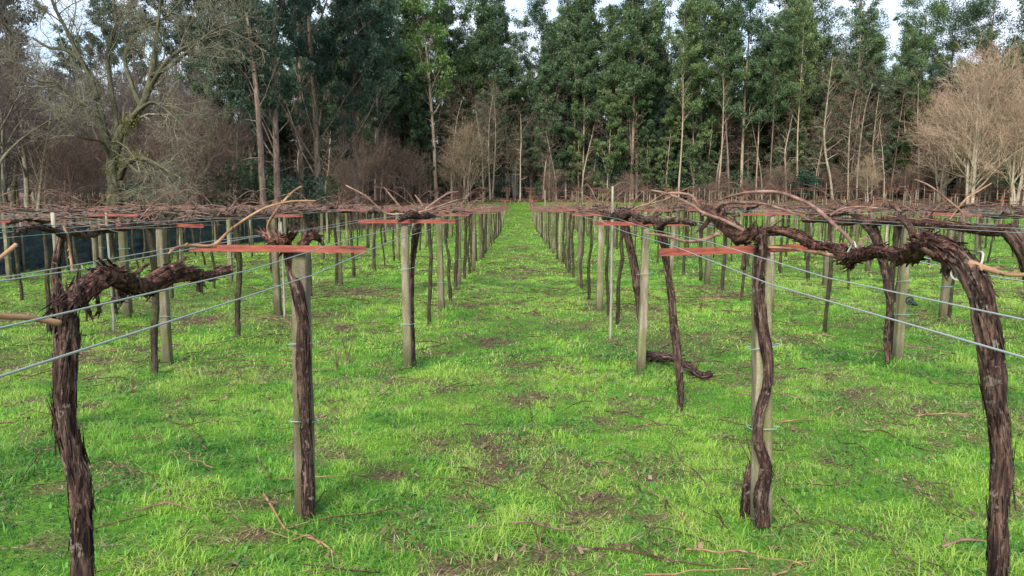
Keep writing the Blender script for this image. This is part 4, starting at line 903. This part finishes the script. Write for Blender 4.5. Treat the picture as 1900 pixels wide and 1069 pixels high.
def bare_tree(seed, H, tr, lean=0, stems=1, spec=None, spread=50, upb=.25, droop=0, first=.25, rmin=.012, cnt=(8, 7, 6, 4), limb=.45, wig=.12, hf=.62):
    rng = np.random.RandomState(seed); big = MB(); fine = MB()
    Ps = []; Rs = []
    for s_ in range(stems):
        k = 7; d = np.array([lean+rng.randn()*.10*(stems > 1), rng.randn()*.05, 1.]); P_ = np.zeros((k, 3)); P_[0] = [rng.randn()*.35*(stems > 1), rng.randn()*.35*(stems > 1), -.2]
        for q in range(1, k): d = d+np.append(rng.randn(2)*.05, 0); P_[q] = P_[q-1]+d/np.linalg.norm(d)*H*hf/(k-1)
        Ps.append(P_); Rs.append(tr*np.array([1.35, 1.0, .88, .74, .58, .38, .14])*(1 if s_ == 0 else rng.uniform(.5, .9)))
    P0 = np.array(Ps); R0 = np.array(Rs)
    for P_, r_ in zip(P0, R0): tube(big, P_, r_, 26, 10, .06, .06, rng)
    P1, R1 = grow(rng, P0, R0, cnt[0], H*limb, .25, spread, upb, .5, first, 7, wig, droop)
    for P_, r_ in zip(P1, R1): tube(big, P_, r_, 14, 6, .04, .05, rng)
    P2, R2 = grow(rng, P1, R1, cnt[1], H*.23, .3, spread, upb*.8, .55, .15, 5, wig*1.2, droop, rmin); pathtubes(big if rmin > .03 else fine, P2, R2, 4)
    P3, R3 = grow(rng, P2, R2, cnt[2], H*.12, .3, spread*.9, upb*.7, .6, .15, 4, wig*1.3, droop, rmin*.8); pathtubes(fine, P3, R3, 3)
    P4, R4 = grow(rng, P3, R3, cnt[3], H*.065, .3, spread*.9, upb*.5, .7, .1, 3, wig*1.3, droop, rmin*.6); pathtubes(fine, P4, R4, 3)
    return big, fine
def leafcloud(mb, C, H_, size, asp, rng, droop=.5, jit=1.0, flat=0.):
    """one diamond-shaped leaf per centre"""
    n = len(C); d = rng.randn(n, 3); d[:, 2] -= droop; d[:, 2] *= (1-flat); d /= np.linalg.norm(d, axis=1)[:, None]
    s_ = np.cross(d, rng.randn(n, 3)); s_ /= np.linalg.norm(s_, axis=1)[:, None]; L_ = (size*(.6+.8*rng.rand(n)))[:, None]; W_ = L_*asp
    V = np.stack([C-d*L_*.5, C+s_*W_*.5, C+d*L_*.5, C-s_*W_*.5], 1).reshape(-1, 3)
    k = np.arange(n)[:, None]*4; mb.add(V, k+np.arange(4), None, None, np.repeat(H_, 4))
def foliage(seed, nodes, rads, per, size, asp, droop=.5, flatz=1., hspread=.28):
    rng = np.random.RandomState(seed); mb = MB(); n = len(nodes); idx = np.repeat(np.arange(n), per); m = len(idx)
    g = rng.randn(m, 3); g /= np.linalg.norm(g, axis=1)[:, None]; g *= (rng.rand(m)**.45)[:, None]; g[:, 2] *= flatz
    # each clump is lumpy: offset by its own few sub-centres
    C = nodes[idx]+g*rads[idx][:, None]
    ch = rng.rand(n); H_ = np.clip(.18+ch[idx]*.5+rng.randn(m)*.10+g[:, 2]*.10, 0, 1)
    leafcloud(mb, C, H_, size, asp, rng, droop, flat=0); return mb
def euc_tree(seed, H, tr, crown0=.42, width=.16, per=42, size=.34, dense=1.0, lm='euc_leaf', bm_='euc_trunk', lean=0, forks=0):
    rng = np.random.RandomState(seed); big = MB(); k = 9; d = np.array([lean, 0, 1.]); P_ = np.zeros((k, 3)); P_[0] = [0, 0, -.3]
    for q in range(1, k): d = d+np.append(rng.randn(2)*.022, 0); P_[q] = P_[q-1]+d/np.linalg.norm(d)*H*.97/(k-1)
    r_ = tr*np.linspace(1.1, .15, k)**.9; tube(big, P_, r_, 34, 9, .05, .05, rng)
    P0 = P_[None]; R0 = r_[None]
    nb = int(27*dense); P1, R1 = grow(rng, P0, R0, nb, H*width*1.3, .4, 48, .42, .30, crown0, 5, .12, -.01)
    P2, R2 = grow(rng, P1, R1, 5, H*.085, .4, 50, .2, .55, .3, 4, .2, .0, .02)
    pathtubes(big, P1, R1, 4); pathtubes(big, P2, R2, 3)
    # a few bare dead stubs lower down
    P3, R3 = grow(rng, P0[:, :5], R0[:, :5], 9, H*.05, .4, 80, .1, .25, .35, 3, .1, .0, .02); pathtubes(big, P3, R3, 3)
    nodes = np.concatenate([P2[:, -1], P2[:, 2], P1[:, -1], P_[-2:]]); rads = rng.uniform(.45, 1.0, len(nodes))*H*.034
    keep = rng.rand(len(nodes)) < .74; fo = foliage(seed+1, nodes[keep], rads[keep], per, size, .34, .9, .9); return big, fo
def pine_tree(seed, H, tr, crown0=.45, per=95, lm=None, width=.2):
    rng = np.random.RandomState(seed); big = MB(); k = 8; d = np.array([rng.randn()*.02, 0, 1.]); P_ = np.zeros((k, 3)); P_[0] = [0, 0, -.3]
    for q in range(1, k): d = d+np.append(rng.randn(2)*.02, 0); P_[q] = P_[q-1]+d/np.linalg.norm(d)*H*.98/(k-1)
    r_ = tr*np.linspace(1.1, .12, k); tube(big, P_, r_, 30, 8, .05, .05, rng)
    P1, R1 = grow(rng, P_[None], r_[None], 44, H*width, .3, 66, .28, .35, crown0, 5, .10, -.02, .02); pathtubes(big, P1, R1, 4)
    P3, R3 = grow(rng, P_[None, :5], r_[None, :5], 16, H*.07, .5, 85, .05, .2, .2, 3, .1, .0, .02); pathtubes(big, P3, R3, 3)
    P2, R2 = grow(rng, P1, R1, 4, H*.06, .4, 55, .1, .5, .35, 3, .1, 0, .015); pathtubes(big, P2, R2, 3)
    nodes = np.concatenate([P2[:, -1], P1[:, -1], P_[-1:]]); rads = rng.uniform(.6, 1.1, len(nodes))*H*.032
    return big, foliage(seed+1, nodes, rads*1.25, per, .27, .26, -.2, .85)
def bush(seed, H, R_, n=26, per=90, size=.22, asp=.5):
    rng = np.random.RandomState(seed); big = MB(); P0 = np.zeros((7, 5, 3))
    for q in range(7):
        a = rng.rand()*6.28; d = np.array([math.cos(a)*.5, math.sin(a)*.5, 1.]); P0[q] = np.linspace(0, 1, 5)[:, None]*d*H*.75+rng.randn(5, 3)*.05; P0[q, 0] = [0, 0, -.1]
    R0 = np.repeat(np.linspace(.05, .02, 5)[None], 7, 0); pathtubes(big, P0, R0, 5)
    nodes = []
    for q in range(n):
        a = rng.rand()*6.28; t = rng.rand()**.8; z = H*(.12+.8*t); rr = R_*math.sqrt(max(0, 1-((z/H-.42)/.62)**2))*rng.rand()**.4*.8; nodes.append([rr*math.cos(a), rr*math.sin(a), z])
    return big, foliage(seed+1, np.array(nodes), rng.uniform(.22, .42, n)*R_, per, size, asp, .3)

TR = {}
rt0 = [.03, -.04, .05]
def reg(key, tb, bmn, lmn, crown='crown'):
    TR[key] = (tb[0].mesh('trunk', M[bmn]), tb[1].mesh(crown, M[lmn], False), crown)
for i in range(5): reg('euc%d' % i, euc_tree(500+i, 26, .18, [.34, .26, .42, .30, .24][i], [.15, .17, .14, .16, .18][i], 86, .27), 'euc_trunk', 'euc_leaf')
for i in range(2): reg('eucl%d' % i, euc_tree(520+i, 27, .22, .36, .18, 95, .28, 1.15), 'euc_trunk', 'euc_light')
for i in range(3): reg('pine%d' % i, pine_tree(540+i, 24, .22, [.32, .38, .28][i]), 'pine_trunk', 'pine_leaf')
for i in range(3): reg('dark%d' % i, euc_tree(560+i, 20, .22, [.22, .12, .3][i], .24, 82, .26, 1.2), 'pine_trunk', 'dark_leaf')
for i in range(3): reg('dead%d' % i, bare_tree(580+i, 17, .13, rt0[i], 1, spread=68, upb=.12, cnt=(18, 3, 3, 2), limb=.13, rmin=.016, first=.25, hf=.95), 'pale_trunk', 'brown_twig', 'twigs')
for i in range(3): reg('brown%d' % i, bare_tree(590+i, 9, .10, 0, 4, spread=50, upb=.2, cnt=(7, 6, 5, 3), limb=.36, rmin=.013, first=.08, wig=.17), 'brown_twig', 'brown_twig', 'twigs')
for i in range(2): reg('grey%d' % i, bare_tree(600+i, 13, .2, 0, 2, spread=45, upb=.22, cnt=(8, 7, 6, 5), limb=.42, rmin=.014, first=.15), 'oak_twig', 'grey_twig', 'twigs')
for i in range(2): reg('high%d' % i, euc_tree(670+i, 24, .12, [.42, .52][i], .14, 80, .27, .9, lean=[.03, -.04][i]), ['euc_trunk', 'pine_trunk'][i], 'euc_leaf')
reg('tan0', euc_tree(575, 23, .20, .30, .20, 100, .24), 'pine_trunk', 'dark_leaf')
for i in range(3): reg('young%d' % i, euc_tree(690+i, 14, .11, [.12, .18, .1][i], .2, 80, .26, 1.0), 'euc_trunk', ['euc_leaf', 'pine_leaf', 'euc_leaf'][i])
reg('ochre0', bare_tree(610, 10, .1, 0, 3, spread=50, upb=.25, cnt=(9, 5, 4, 3), limb=.30, rmin=.016, first=.15), 'pale_trunk', 'ochre_twig', 'twigs')
for i in range(2): reg('peach%d' % i, bare_tree(620+i, 17.5, .17, 0, 5, spread=44, upb=.30, cnt=(9, 6, 4, 3), limb=.33, rmin=.015, first=.12, wig=.14), 'pale_trunk', 'peach_twig', 'twigs')
for i in range(2): reg('bushd%d' % i, bush(630+i, 3.6, 2.2), 'pine_trunk', 'dark_leaf')
reg('busho', bush(640, 2.6, 2.0), 'pine_trunk', 'olive_leaf')
CATS = dict(young=('young_tree', 'tree'), high=('eucalyptus_tree', 'tree'), tan=('tall_tree', 'tree'), euc=('eucalyptus_tree', 'tree'), eucl=('eucalyptus_tree', 'tree'), pine=('pine_tree', 'tree'), dark=('evergreen_tree', 'tree'), dead=('bare_tree', 'tree'), brown=('bare_tree', 'tree'), grey=('bare_tree', 'tree'),
            ochre=('bare_tree', 'tree'), peach=('bare_tree', 'tree'), bushd=('bush', 'bush'), busho=('bush', 'bush'))
def tree(key, x, y, label, grp, s=1., rz=None, sz=None, rr_=random.Random(31)):
    k0 = key.rstrip('0123456789'); z = float(gz(x, y)); rz = rr_.uniform(0, 6.28) if rz is None else rz
    r = empty(CATS[k0][0], (x, y, z), rz, (s, s, sz or s), label, CATS[k0][1], grp)
    a, b_, cn = TR[key]
    for nm, me in (('trunk', a), (cn, b_)): o = bpy.data.objects.new(nm, me); col.objects.link(o); o.parent = r
    return r
def atx(px, Y): return P(px, 365, Y)[0]
FRONT = 'trees standing at the front edge of the wood'
# (key, pixel column, distance, scale, label)
HT = [
 ('eucl0', 810, 84, .98, 'tallest light green eucalyptus with straight pale trunk, left of the aisle end'),
 ('euc0', 733, 87, 1.0, 'eucalyptus with slim tan trunk, left of the tall light green eucalyptus'),
 ('euc1', 824, 90, .85, 'slim eucalyptus trunk close behind the tall light green eucalyptus'),
 ('eucl1', 885, 92, 1.02, 'bright green leafy eucalyptus just left of the open gap of sky'),
 ('euc2', 1062, 88, .98, 'eucalyptus with grey trunk right of the aisle end'),
 ('euc3', 1005, 94, .93, 'lower-topped eucalyptus directly behind the aisle end, sky above it'),
 ('euc4', 1110, 90, 1.02, 'eucalyptus with a tan trunk seen high up, sky gaps on its right'),
 ('euc2', 1173, 86, 1.02, 'first of two close tan eucalyptus trunks right of centre'),
 ('euc0', 1181, 87, .95, 'second of two close tan eucalyptus trunks right of centre'),
 ('euc1', 1235, 91, 1.0, 'airy eucalyptus right of the two close tan trunks'),
 ('euc3', 1375, 86, .98, 'eucalyptus with bright orange-tan trunk and wavy stem'),
 ('euc4', 1300, 89, .95, 'leafy eucalyptus left of the orange-tan trunked one'),
 ('euc2', 1455, 90, .95, 'eucalyptus with light crown between the orange-tan trunk and the spiky dead tree'),
 ('pine0', 1605, 93, .88, 'lower dark pine beneath the big patch of sky at the right'),
 ('pine1', 1520, 92, .95, 'tall pine just left of the sky patch at the right'),
 ('pine2', 1690, 95, 1.0, 'pine with a pointed top standing alone in the right-hand sky'),
 ('pine0', 1810, 93, 1.12, 'broad pine behind the peach-coloured bare trees'),
 ('pine1', 1895, 90, 1.15, 'pine at the right edge of the photo'),
 ('pine2', 1745, 97, 1.0, 'low pine between two pointed pines at the right'),
 ('dead0', 1546, 82, .98, 'dead tree with short bare spiky side branches'),
 ('dead1', 1590, 83, .80, 'thin bare pole-like tree right of the spiky dead tree'),
 ('dead2', 1703, 82, .80, 'white-barked bare tree left of the peach-coloured clump'),
 ('dead1', 1510, 83, .62, 'short brown bare trunk left of the spiky dead tree'),
 ('dead2', 965, 82, .62, 'slim pale bare tree exactly beyond the grass aisle'),
 ('dead0', 898, 82, .68, 'bare orange-brown trunk left of the aisle end'),
 ('dead1', 910, 83, .72, 'second bare orange-brown trunk left of the aisle end'),
 ('ochre0', 870, 80, 1.05, 'ochre bare tree with fine lichened twigs left of the aisle end'),
 ('ochre0', 845, 83, .8, 'small ochre bare tree behind the first ochre one'),
 ('ochre0', 1605, 79, .62, 'small yellowish bare tree below the thin pole-like tree'),
 ('ochre0', 1815, 78, .72, 'small bare tree right of the peach-coloured clump'),
 ('peach0', 1790, 74, 1.02, 'tall multi-stemmed bare tree with pale trunks and peach crown'),
 ('peach1', 1888, 72, .90, 'bare peach-crowned tree at the right edge'),
 ('peach1', 1745, 81, .80, 'smaller peach bare tree left of the tall multi-stemmed one'),
 ('dead2', 1640, 80, .50, 'crooked small bare tree between the pole-like tree and the white-barked one'),
 ('brown0', 675, 72, .95, 'reddish brown bare thicket tree left of the slim tan trunk'),
 ('brown1', 640, 66, .72, 'low reddish brown bare tree beside the yellowish bush'),
 ('brown2', 715, 76, .95, 'brown bare tree at the foot of the slim tan eucalyptus'),
 ('brown1', 765, 78, .80, 'brown bare tree between the tan and the tallest eucalyptus'),
 ('busho', 612, 52, .62, 'yellow-green bush at the left, beneath dark evergreens'),
 ('busho', 1765, 60, .01, ''),
 ('busho', 1130, 83, .55, 'olive bush at the wood edge right of the aisle end'),
 ('busho', 1248, 84, .55, 'olive green bush at the wood edge right of the two tan trunks'),
 ('tan0', 491, 45, 1.0, 'tall tree with smooth tan trunk right of the old mossy oak'),
 ('dark0', 514, 47, 1.0, 'dark-trunked tree beside the smooth tan trunk'),
 ('dark1', 590, 55, 1.15, 'great dark drooping evergreen left of centre'),
 ('dark2', 665, 60, 1.1, 'dark evergreen right of the great drooping one'),
 ('dark0', 560, 66, 1.1, 'dark evergreen behind the smooth tan trunk'),
 ('dark1', 640, 72, 1.15, 'dark evergreen deep behind the yellowish bush'),
 ('dark2', 700, 80, 1.0, 'dark evergreen left of the slim tan eucalyptus'),
 ('bushd0', 560, 50, 1.0, 'dark green bush right of the smooth tan trunk'),
 ('bushd1', 455, 50, 1.2, 'dark shrub left of the smooth tan trunk'),
 ('dark2', 440, 58, .85, 'dark evergreen left behind the smooth tan trunk'),
 ('bushd1', 1490, 82, .95, 'dark green conical bush left of the spiky dead tree'),
 ('brown2', 350, 46, 1.0, 'brownish twiggy tree just right of the old oak'),
 ('brown0', 395, 50, 1.0, 'brownish twiggy tree between the oak and the tan trunk'),
 ('brown1', 300, 52, .9, 'brown twiggy tree behind the old oak, lower right'),
 ('brown1', 120, 44, .7, 'brown scrub under the left-hand bare trees'),
 ('brown0', 165, 47, .7, 'brown scrub just left of the old oak'),
 ('bushd0', 255, 44, .6, 'mossy dark bush at the foot of the old oak'),
]
for key, px, Y, s_, lab in HT:
    if not lab: continue
    tree(key, atx(px, Y), Y, lab, FRONT if Y > 60 else 'trees and bushes along the left side of the field', s_)
rt_ = random.Random(77)
LM = [(0, 'the left edge'), (90, 'the left bare trees'), (214, 'the old oak'), (350, 'the twiggy brown trees'), (491, 'the smooth tan trunk'), (612, 'the yellow-green bush'), (733, 'the slim tan eucalyptus'), (810, 'the tallest light eucalyptus'), (885, 'the ochre bare tree'), (960, 'the aisle end'),
      (1062, 'the grey-trunked eucalyptus'), (1120, 'the olive bush'), (1177, 'the two close tan trunks'), (1248, 'the right-hand olive bush'), (1375, 'the orange-tan trunk'), (1455, 'the light-crowned eucalyptus'), (1546, 'the spiky dead tree'), (1605, 'the thin pole-like tree'), (1703, 'the white-barked tree'), (1790, 'the peach-crowned clump'), (1890, 'the right edge')]
_lmc = {}
RK = ['nearest', 'second', 'third', 'fourth', 'fifth', 'sixth', 'seventh', 'eighth', 'ninth', 'tenth', 'eleventh', 'twelfth']
def lmk(what, px):
    nm = min(LM, key=lambda q: abs(q[0]-px))[1]; n = _lmc.get((what, nm), 0); _lmc[(what, nm)] = n+1
    return '%s among those around %s, %s of them' % (what, nm, RK[min(n, 11)])
# grey-brown bare wood on the left
for q, (px, Y) in enumerate([(-60, 50), (0, 54), (55, 48), (95, 58), (150, 62), (205, 56), (260, 64), (320, 60), (380, 66), (420, 60), (20, 66), (110, 70), (280, 74), (350, 76), (-20, 40), (180, 78), (60, 76), (450, 72), (80, 56), (235, 70), (300, 70), (400, 70), (160, 70), (0, 60), (-40, 58), (340, 66)]):
    tree('grey%d' % (q % 2), atx(px, Y), Y, lmk('grey-brown bare tree', px), 'bare grey trees of the left-hand wood', rt_.uniform(.8, 1.1), sz=rt_.uniform(.8, 1.1))
for q, (px, Y, s_) in enumerate([(-30, 62, 1.25), (30, 72, 1.15), (130, 92, .95), (260, 80, 1.05), (330, 84, 1.15), (400, 78, 1.2), (470, 82, 1.1), (230, 92, 1.1), (-10, 84, 1.2)]):
    tree('dark%d' % (q % 3), atx(px, Y), Y, lmk('tall dark evergreen', px), 'evergreens behind the left-hand bare trees', s_)
# the depth of the wood
for ri, (Y, n) in enumerate([(95, 25), (101, 25), (108, 24), (117, 22)]):
    for q in range(n):
        px = 480+(1560)*(q+rt_.uniform(.1, .9))/n
        if 925 < px < 1000 and rt_.random() < .4: continue
        x = atx(px, Y); key = rt_.choice(['euc0', 'euc1', 'euc2', 'euc3', 'euc4', 'euc0', 'euc2'] if px < 1500 else ['pine0', 'pine1', 'pine2', 'euc3'])
        s_ = rt_.uniform(.56, .88)*(1+.002*(Y-90))
        if 925 < px < 1005: s_ *= .96
        if px > 1560: s_ *= .92
        tree(key, x, Y+rt_.uniform(-2, 2), lmk('tall deep-wood %s' % ('pine' if 'pine' in key else 'eucalyptus'), px), 'crowded trees in the depth of the wood', s_)
for q in range(150):      # dark understorey
    px = 430+1540*(q+rt_.uniform(0, 1))/150; Y = rt_.choice([88, 92, 96, 101, 106]); 
    tree('dark%d' % rt_.randrange(3), atx(px, Y), Y, lmk('dark young evergreen', px), 'dark understorey of the wood', rt_.uniform(.38, .62 if (1020 < px < 1330 or 740 < px < 930) else .85))
for q in range(46):
    px = [700, 1960][0]+1260*(q+rt_.uniform(0, 1))/46; Y = rt_.uniform(84, 93)
    if 930 < px < 990: continue
    tree('young%d' % rt_.randrange(3), atx(px, Y), Y, lmk('leafy young tree', px), 'young green trees along the front of the wood', rt_.uniform(.45, 1.1))
for q in range(60):      # low dark shrubs that close the foot of the wood
    px = 420+1560*(q+rt_.uniform(0, 1))/60; Y = rt_.uniform(86, 100)
    if 940 < px < 985: continue
    tree('bushd%d' % rt_.randrange(2), atx(px, Y), Y, lmk('low dark shrub', px), 'low shrubs at the foot of the wood', rt_.uniform(.7, 1.3))
for q in range(26):
    px = 1000+950*(q+rt_.uniform(0, 1))/26; Y = rt_.uniform(80, 88)
    tree('brown%d' % rt_.randrange(3), atx(px, Y), Y, lmk('low brown bare sapling', px), 'brown saplings along the wood edge', rt_.uniform(.25, .6))
for q in range(22):
    px = 930+1000*(q+rt_.uniform(0, 1))/22; Y = rt_.uniform(82, 92)
    tree('dead%d' % rt_.randrange(3), atx(px, Y), Y, lmk('thin bare pale-trunked tree', px), 'thin bare trunks in the wood', rt_.uniform(.5, .8))
for q in range(22):
    px = [700, 760, 778, 850, 920, 945, 1030, 1045, 1085, 1130, 1150, 1205, 1262, 1285, 1330, 1350, 1400, 1430, 1475, 1500, 1575, 1655][q]+rt_.uniform(-6, 6); Y = rt_.uniform(83, 90)
    tree('high%d' % (q % 2), atx(px, Y), Y, lmk('thin high-crowned eucalyptus', px), 'tall thin trunks along the wood edge', rt_.uniform(.72, 1.02))
for q in range(10):
    px = 560+360*(q+rt_.uniform(0, 1))/10; Y = rt_.uniform(80, 90)
    tree('dead%d' % rt_.randrange(3), atx(px, Y), Y, lmk('thin bare pale-trunked tree', px), 'thin bare trunks in the wood', rt_.uniform(.5, .8))

# the old mossy oak
def oak():
    Y = 40.; root = empty('oak_tree', (atx(214, Y), Y, float(gz(atx(214, Y), Y))), 0, 1, 'old spreading bare oak with mossy trunk and pale lichened branches, left side', 'tree')
    base = np.array(root.location); rng = np.random.RandomState(9)
    def WW(l): return np.array([P(a, b, Y+dy) for a, b, dy, r in l])-base, np.array([r*.68*Y/F for a, b, dy, r in l])
    limbs = [
     [(214, 385, 0, 21), (212, 350, 0, 17), (209, 310, 0, 15), (214, 270, 0, 14), (232, 235, .3, 12), (262, 200, .6, 10), (275, 165, .8, 9), (284, 120, 1, 8), (290, 70, 1.2, 6), (296, 20, 1.4, 4), (300, -40, 1.5, 3)],
     [(212, 300, 0, 12), (198, 262, -.3, 10), (182, 225, -.5, 8), (162, 200, -.8, 6), (135, 178, -1, 5), (105, 155, -1.2, 4), (75, 150, -1.4, 3), (48, 140, -1.6, 2)],
     [(205, 285, 0, 9), (185, 200, .3, 8), (170, 150, .5, 7), (150, 112, .7, 6), (120, 92, .9, 5), (90, 88, 1.2, 4), (60, 70, 1.4, 2.5)],
     [(170, 150, .5, 6), (140, 90, .2, 5), (118, 45, 0, 4.5), (100, 10, -.2, 4), (85, -40, -.4, 3)],
     [(275, 170, .8, 7), (295, 135, .2, 6), (318, 105, -.4, 5), (350, 85, -.9, 4), (390, 70, -1.3, 3), (430, 62, -1.6, 2)],
     [(280, 140, .8, 6), (305, 130, 0, 5.5), (335, 108, -.8, 4.5), (368, 78, -1.4, 3.5), (400, 55, -1.8, 2.5), (440, 40, -2, 1.6)],
     [(262, 200, .6, 7), (245, 160, 1.4, 6), (232, 110, 2, 5), (245, 75, 2.4, 4.5), (270, 50, 2.8, 4), (310, 30, 3.1, 3), (340, -5, 3.4, 2.5)],
     [(222, 330, 0, 10), (232, 308, -.5, 8), (252, 294, -1, 7), (275, 298, -1.4, 6), (300, 310, -1.8, 4.5), (320, 322, -2, 3), (345, 335, -2.2, 2)],
     [(235, 300, -.5, 6), (255, 318, -1, 4), (275, 320, -1.4, 3.5), (292, 340, -1.6, 2)],
     [(205, 300, 0, 6), (190, 265, -.8, 4), (165, 258, -1.2, 3.5), (140, 250, -1.6, 2.5), (122, 224, -1.8, 2)],
     [(232, 240, .3, 7), (258, 205, -.5, 5), (285, 190, -1.2, 4), (315, 210, -1.8, 3), (340, 235, -2.2, 2)],
     [(214, 275, 0, 9), (215, 220, 1, 7), (205, 160, 1.6, 6), (200, 100, 2.2, 5), (215, 50, 2.6, 4), (210, 0, 3, 3)],
    ]
    big = MB(); Ps = []; Rs = []
    for i, l in enumerate(limbs):
        p, r = WW(l); C, rr = smoothpath(p, r, 40); tube(big, C, rr, 40, 12 if i == 0 else 8, .09, .12, rng, smooth=False)
        C7, r7 = smoothpath(p, r, 9); Ps.append(C7); Rs.append(r7)
    big.build('trunk', M['oak'], root); fine = MB(); P0 = np.array(Ps); R0 = np.array(Rs)
    P1, R1 = grow(rng, P0, R0, 9, 3.0, .4, 48, .12, .42, .38, 6, .2, .015, .02); pathtubes(fine, P1, R1, 5)
    P2, R2 = grow(rng, P1, R1, 6, 1.5, .4, 45, .08, .55, .2, 5, .22, .02, .012); pathtubes(fine, P2, R2, 4)
    P3, R3 = grow(rng, P2, R2, 5, .8, .4, 45, .05, .6, .15, 4, .25, .03, .009); pathtubes(fine, P3, R3, 3)
    P4, R4 = grow(rng, P3, R3, 3, .42, .4, 45, .0, .6, .15, 3, .25, .04, .007); pathtubes(fine, P4, R4, 3)
    fine.build('branches', M['oak_twig'], root)
    # ivy and moss tufts on the trunk
    nodes = np.array([P(*a)-base for a in [(212, 350, Y), (209, 320, Y), (215, 290, Y), (222, 265, Y), (238, 232, Y), (205, 370, Y), (245, 222, Y), (232, 300, Y-.5), (258, 292, Y-1)]])
    foliage(33, nodes, np.full(len(nodes), .5), 260, .10, .6, .4).build('ivy', M['olive_leaf'], root, False)
oak()
